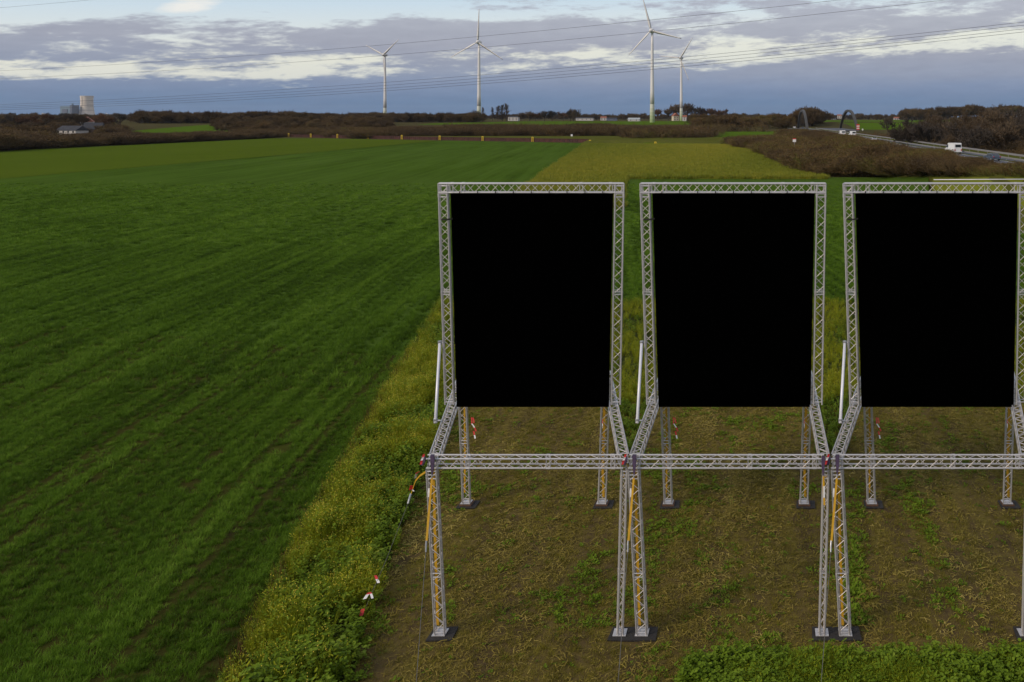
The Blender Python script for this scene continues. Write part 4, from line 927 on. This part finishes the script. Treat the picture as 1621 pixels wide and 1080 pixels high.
def vehicle(kind, d, off, paint, label, away=True, rz=0.0, grp='vehicles on the motorway'):
    x = bar_x(d)+off; t = tag(empty('van' if kind == 'van' else 'car', (x, d, 5.02), -math.atan(-.034)+(0 if away else math.pi)+rz), label, 'van' if kind == 'van' else 'car', grp)
    if kind == 'van': hw, pr, wins = 1.0, [(-2.9, .45), (2.75, .45), (2.95, .75), (2.85, 1.15), (2.1, 1.35), (1.35, 2.35), (.9, 2.55), (-2.8, 2.6), (-2.92, 2.4)], [((1.42, 2.2), (2.06, 1.42), (1.0, 1.42), (1.0, 2.2))]
    else: hw, pr, wins = .88, [(-2.1, .35), (2.1, .35), (2.2, .6), (2.05, .85), (1.0, .98), (.25, 1.42), (-1.0, 1.45), (-1.85, 1.05), (-2.15, .95)], [((.2, 1.36), (.85, 1.0), (-.3, 1.0), (-.3, 1.36)), ((-.36, 1.36), (-.36, 1.0), (-1.6, 1.02), (-1.0, 1.38))]
    n = len(pr); v = []
    for sx in (-1, 1):
        for y, z in pr: v.append((sx*(hw if z < pr[3][1]+.15 else hw*.86), y, z))
    MB().add(v, [tuple(range(n)), tuple(range(2*n-1, n-1, -1))]+[(i, n+i, n+(i+1) % n, (i+1) % n) for i in range(n)]).build('body', paint, t)
    for w in wins:
        for sx in (-1, 1):
            k = len(w); vs = [(sx*(hw*.93+.012+(.05 if kind != 'van' else .04)*(1-(z-1)/.5)*1.0), y, z) for y, z in w]+[(sx*(hw*.8), y, z) for y, z in w]
            MB().add(vs, [tuple(range(k)), tuple(range(2*k-1, k-1, -1))]+[(i, k+i, k+(i+1) % k, (i+1) % k) for i in range(k)]).build('side_window', GLASS, t)
    def slab(nm, mt, y0, z0, y1, z1, w2, e):
        MB().add([(-w2, y0, z0), (w2, y0, z0), (w2, y1, z1), (-w2, y1, z1), (-w2, y0+e, z0+.015), (w2, y0+e, z0+.015), (w2, y1+e, z1+.015), (-w2, y1+e, z1+.015)], [(0,3,2,1),(4,5,6,7),(0,1,5,4),(1,2,6,5),(2,3,7,6),(3,0,4,7)]).build(nm, mt, t)
    if kind == 'van': slab('windscreen', GLASS, 1.40, 2.3, 2.08, 1.4, .8, .06); slab('rear_window', GLASS, -2.93, 1.6, -2.93, 2.2, .7, -.04)
    else: slab('windscreen', GLASS, .3, 1.4, .98, 1.0, .68, .05); slab('rear_window', GLASS, -1.06, 1.43, -1.82, 1.08, .66, -.05)
    for sx in (-1, 1):
        yb = -2.95 if kind == 'van' else -2.17
        MB().box((sx*hw*.8-.1, yb-.05, .75), (sx*hw*.8+.1, yb+.02, 1.15 if kind == 'van' else .92)).build('tail_light', TAIL, t)
        yf = 2.9 if kind == 'van' else 2.12
        MB().box((sx*hw*.72-.14, yf, .7), (sx*hw*.72+.14, yf+.09, .88)).build('headlight', LAMPY, t)
        for yw in ((-1.9, 1.9) if kind == 'van' else (-1.35, 1.35)):
            wh = MB(); wh.lathe([(.33, -.11), (.36, 0), (.33, .11)], 14); o2 = wh.build('wheel', TYRE, t, (sx*(hw-.08), yw, .35)); o2.rotation_euler = (0, R(90), 0)
            MB().lathe([(.2, -.125), (.2, .125)], 10).build('rim', SHACKLE, o2)
    return t
vehicle('van', 214, -7.6, CARW, 'white panel van driving along the motorway', rz=R(9))
vehicle('car', 180, -8.2, CARB, 'blue grey hatchback following the white van', rz=R(9))
vehicle('car', 318, -10.2, CARW, 'pale car with red tail lights half hidden by the thicket', rz=R(7))
vehicle('van', 392, -7.6, CARW, 'white van behind the other white van close to the bridge, nearer of two', rz=R(7))
vehicle('van', 408, -10.2, CARW, 'white van at the bridge with a darker front, beside the nearer one', rz=R(7))
vehicle('car', 640, -9.5, CARB, 'small dark car with headlights under the bridge arches', away=False)
vehicle('car', 690, -12.0, CARW, 'small white car beyond the left bridge arch')

# ---------------------------------------------------------------- woody plants
random.seed(5); rng = np.random.default_rng(5)
SHR = v_shrub(2, 6); TALL = v_shrub(1, 4, True)
def thicket(name, X, Y, Z, hgt_, tint, label, var=SHR, wide=1.25):
    n = len(X); s3 = np.c_[hgt_*wide*(.8+.4*rng.random(n)), hgt_*wide*(.8+.4*rng.random(n)), hgt_]
    scatter(name, np.c_[X, Y, Z], rng.random(n)*6.28, s3, np.clip(tint, 0, 1), var, label=label, cat='thicket')
# on and before the embankment
P3 = [(1160, 229), (1215, 243), (1260, 262), (1310, 279), (1950, 279.5), (1950, 300), (1700, 276), (1621, 264), (1530, 252), (1430, 238), (1385, 228), (1330, 217), (1290, 209), (1268, 209), (1243, 221), (1205, 229)]
X = rng.uniform(-40, 60, 90000); Y = 95+rng.random(90000)**1.3*480; Z = emb(X, Y); px, py = proj(X, Y, Z)
k = inpoly(px, py, P3) & (X < bar_x(Y)-12.5); X, Y, Z, px, py = X[k], Y[k], Z[k], px[k], py[k]
k = rng.random(len(X)) < .55; X, Y, Z, px, py = X[k], Y[k], Z[k], px[k], py[k]
room = np.clip((bar_x(Y)-12.5-X)/10, 0, 1)
hg = (1.05+2.7*room)*(.4+1.2*vnoise(X*.22, Y*.10))
thicket('embankment_thicket', X, Y, Z, hg, 1.5*(vnoise(X*.2+4, Y*.085)-.10)+rng.normal(0, .2, len(X)), 'brown leafless thicket covering the near slope of the motorway embankment')
# hedge behind the sheet pile wall
n = 5600; t = rng.random(n); px = 380+t*860; d = 560+rng.random(n)*90+(px < 560)*20-(px > 1000)*60*rng.random(n); X = (px-CX)/F*d
keep = (vnoise(px*.02, d*.03) > .2) & ~((px > 1112) & (d < 640)) & ~((px < 515) & (d < 600)); X, d, px = X[keep], d[keep], px[keep]
hg = (4.0+3.2*vnoise(px*.03, d*.05))*np.interp(px, [380, 560, 660, 760, 1140], [.75, .9, 1.1, 1.3, 1.35])
thicket('canal_hedge', X, d, np.maximum(terr(X, d)-.5, 0), hg, .1+.75*vnoise(px*.03, d*.02)+rng.normal(0, .15, len(X)), 'reddish brown shrub hedge along the canal behind the wall')
n = 420; px = 700+rng.random(n)*450; d = 575+rng.random(n)*70; X = (px-CX)/F*d
thicket('canal_saplings', X, d, terr(X, d), 6.5+3.5*rng.random(n), .3+.5*rng.random(n), 'thin bare saplings standing in the canal hedge', TALL, .35)
# hedge and scrub on the left, before the farm
n = 5200; px = -260+rng.random(n)*715; edge = F*H/(np.interp(px, [-260, 0, 455], [253, 239, 217.5])-CY); d = edge+6+rng.random(n)**1.6*np.where(px < 200, 120, 60); X = (px-CX)/F*d
hg = (3.2+3.4*vnoise(px*.03, d*.04))*np.interp(px, [-260, 30, 90, 160, 230, 455], [1.35, 1.3, 1.0, .98, 1.0, .75])
thicket('field_edge_hedge', X, d, np.zeros(len(X)), hg, .05+.7*vnoise(px*.035, d*.03)+rng.normal(0, .15, len(X)), 'brown scrub hedge at the far left edge of the field')
# woods on the skyline
trm = [tree_mesh(k_) for k_ in ('round', 'round', 'round', 'tall', 'tall')]
def joined(tc):
    v = []; f = []; fm = []
    for q, me in enumerate(tc):
        b = len(v); v += [tuple(x.co) for x in me.vertices]; f += [tuple(i+b for i in p.vertices) for p in me.polygons]; fm += [(2 if q == 0 else p.material_index) for p in me.polygons]
    return mesh('wood_tree', v, f, [M_TWIG, M_TWIGR, BARK], fm)
WT = [joined(t_) for t_ in trm]
def wood(name, px0, px1, d0, d1, n, h0, h1, label, tint0=.1, tint1=.7, zf=terr):
    px = rng.uniform(px0, px1, n); d = rng.uniform(d0, d1, n); X = (px-CX)/F*d; hg = (h0+(h1-h0)*rng.random(n)**1.5)*(.75+.5*vnoise(px*.05, d*.02)); s3 = np.c_[hg*1.3, hg*1.3, hg*1.3]
    scatter(name, np.c_[X, d, zf(X, d)-hg*.34], rng.random(n)*6.28, s3, np.clip(tint0+(tint1-tint0)*vnoise(px*.02, d*.01)+rng.normal(0, .12, n), 0, 1), WT, label=label, cat='wood')
wood('distant_wood', -250, 170, 620, 900, 480, 6, 9, 'distant brown wood behind the white farm', .1, .7)
wood('distant_wood', -250, 72, 450, 600, 260, 7.5, 10, 'brown trees before the farm and beside it', .2, .8)
wood('distant_wood', 158, 195, 500, 640, 60, 6, 9, 'brown trees between the dark barn and the meadow', .2, .8)
wood('distant_wood', 340, 620, 650, 800, 300, 6, 9, 'brown trees between the long wood and the canal', .1, .7)
wood('distant_wood', 215, 480, 800, 1000, 480, 9, 12, 'long bare wood left of the turbines', .1, .5)
wood('distant_wood', 440, 760, 900, 1150, 560, 8.5, 12, 'long dark wood behind the first turbines', .0, .5)
wood('distant_wood', -250, 1500, 1700, 2600, 1500, 10, 15, 'far tree line along the horizon', .0, .5)
wood('distant_wood', 1095, 1260, 700, 900, 220, 5.5, 10.5, 'brown wood beside the motorway bridge', .2, .8)
wood('distant_wood', 1262, 1298, 735, 860, 60, 10, 15, 'dark trees seen between the bridge arches', .1, .5)
wood('distant_wood', 1428, 1720, 1400, 1600, 520, 12, 18, 'wooded hill beyond the village', .1, .6, lambda X, d: 11+6*np.clip((X/d*F+CX-1428)/120, 0, 1))
px = rng.uniform(1360, 1800, 1600); d = rng.uniform(250, 520, 1600); X = (px-CX)/F*d; k = X > bar_x(d)+12; X, d = X[k], d[k]
thicket('roadside_thicket', X, d, np.zeros(len(X)), 3+3.5*rng.random(len(X)), .1+.6*vnoise(X*.1, d*.05)+rng.normal(0, .1, len(X)), 'bare brown scrub on the far side of the motorway')

# single trees that stand out
def tree_mat(name, a, b_):
    m, b = shader(name); oi = N('ShaderNodeObjectInfo'); L(ramp(M('ADD', M('MULTIPLY', tex(.4, 3), .6), M('MULTIPLY', oi.outputs['Random'], .4)), [(.25, a), (.75, b_)]), b.inputs['Base Color']); b.inputs['Roughness'].default_value = .8; b.inputs['Specular IOR Level'].default_value = .2; return m
TM = {'grey': tree_mat('crown_grey_brown', (.078, .052, .030), (.12, .082, .046)), 'rust': tree_mat('crown_rust', (.095, .048, .022), (.15, .072, .03)), 'dark': tree_mat('crown_dark', (.045, .034, .025), (.075, .056, .04))}
POP = tree_mesh('poplar')
def tree(px, py, d, hgt_, kind, col, label, grp, wide=1.0, zb=None, trunk=BARK):
    p = at(px, py, d); zb = float(terr(p.x, d)) if zb is None else zb
    t = tag(empty('poplar_tree' if kind == 'pop' else 'bare_tree', (p.x, d, zb), random.uniform(0, 6.28)), label, 'tree', grp); t.scale = (hgt_*wide, hgt_*wide, hgt_)
    tm, cm = POP if kind == 'pop' else trm[kind]
    tr = link('trunk', tm, t); cr = link('crown', cm, t)
    for s2 in cr.material_slots: s2.link = 'OBJECT'; s2.material = TM[col]
    if trunk is not BARK: tr.material_slots[0].link = 'OBJECT'; tr.material_slots[0].material = trunk
for x, h_, lb in ((764.5, 19, 'thin tall poplar standing close behind the turbine tower'), (779.5, 19, 'thin poplar standing alone before the broad poplars'), (788.5, 21, 'broad poplar, first of a close row of three'), (795, 22.5, 'broad poplar, middle of a close row of three'), (801.5, 24, 'broad poplar, last and tallest of a close row of three')):
    tree(x, 192, 1150, h_, 'pop', 'grey', lb, 'poplars on the rise', 1.3 if h_ < 20 else 1.9)
for x, h_, c_, lb in ((826, 11.5, 'grey', 'round bare tree next to the pale workshop'), (838, 13, 'grey', 'wide bare tree between two rusty ones'), (848, 11, 'rust', 'small rusty round tree before the widest pair'), (862, 13.5, 'dark', 'dark wide tree of the pair on the rise'), (874, 13, 'dark', 'dark wide tree beside its twin'), (892, 12, 'rust', 'rust coloured round tree on the rise'), (903, 12.5, 'dark', 'dark tree behind the pale tall one'), (908, 16, 'grey', 'pale tall rounded bare tree at the end of the row'),
        (1041, 14, 'rust', 'rusty tree right beside the tallest turbine'), (1058, 14.5, 'grey', 'bare tree left of the cream farmhouse'), (1070, 20, 'grey', 'large bare tree behind the cream farmhouse'), (1088, 21, 'grey', 'large bare tree behind the white cottage'), (1101, 18, 'dark', 'dark bare tree beside the white cottage'), (1113, 14, 'rust', 'rusty tree before the brown wood'), (1126, 15, 'rust', 'second rusty tree before the brown wood'), (1143, 14, 'rust', 'rusty tree by the dark roofed house')):
    tree(x, 192, 1120 if x < 1000 else 1330, h_*(1120 if x < 1000 else 1330)/1000, random.choice((0, 1, 2)), c_, lb, 'trees on the rise', 1.1)
tree(1405, 207, 520, 11.5, 3, 'dark', 'lone bare tree with spreading limbs before the green fields', 'roadside trees', 1.1, 2.5)
rt = [(1437, 300, 11), (1456, 330, 12), (1470, 290, 11.5), (1486, 350, 14), (1503, 310, 13.5), (1522, 290, 14), (1540, 330, 15), (1556, 300, 13), (1572, 340, 15.5), (1590, 290, 13.5), (1606, 310, 14), (1625, 300, 14.5), (1515, 380, 15), (1550, 390, 16), (1600, 380, 17), (1480, 400, 14), (1450, 380, 12), (1640, 350, 15), (1575, 270, 11), (1535, 265, 11)]
for x, d, h_ in rt:
    tree(x, 240, d, h_*1.15, random.choice((3, 4, 0)), random.choice(('grey', 'dark', 'grey')), 'bare brown tree in the dense row on the far side of the motorway', 'roadside trees', .95, 0.0)
tree(1497, 240, 268, 8, 4, 'grey', 'bare birch with a pale trunk behind the white van', 'roadside trees', .7, 1.0, BIRCH)
tree(1510, 240, 272, 8, 3, 'grey', 'second pale trunked birch beside the first behind the white van', 'roadside trees', .7, 1.0, BIRCH)
for x, h_ in ((110, 11), (128, 12), (160, 12), (172, 11), (20, 12), (45, 12.5), (75, 11), (-20, 12), (190, 13)):
    tree(x, 215, 690+random.uniform(-30, 60), h_*1.05, random.choice((0, 1, 3)), random.choice(('dark', 'rust', 'grey')), 'bare brown tree in the belt around the white farm', 'trees around the farm', 1.1)

# ---------------------------------------------------------------- the air
hz = MB().box((-9600, -600, -3), (9600, 14600, 190)).build('haze', [])
hm = bpy.data.materials.new('haze'); hm.use_nodes = True; nt = hm.node_tree; nt.nodes.clear()
pv = N('ShaderNodeVolumePrincipled'); pv.inputs['Color'].default_value = (.78, .86, .97, 1); pv.inputs['Density'].default_value = 2e-5; pv.inputs['Anisotropy'].default_value = 0.0
mo = N('ShaderNodeOutputMaterial'); L(pv.outputs[0], mo.inputs['Volume'])
hz.data.materials.clear(); hz.data.materials.append(hm); hz['kind'] = 'stuff'
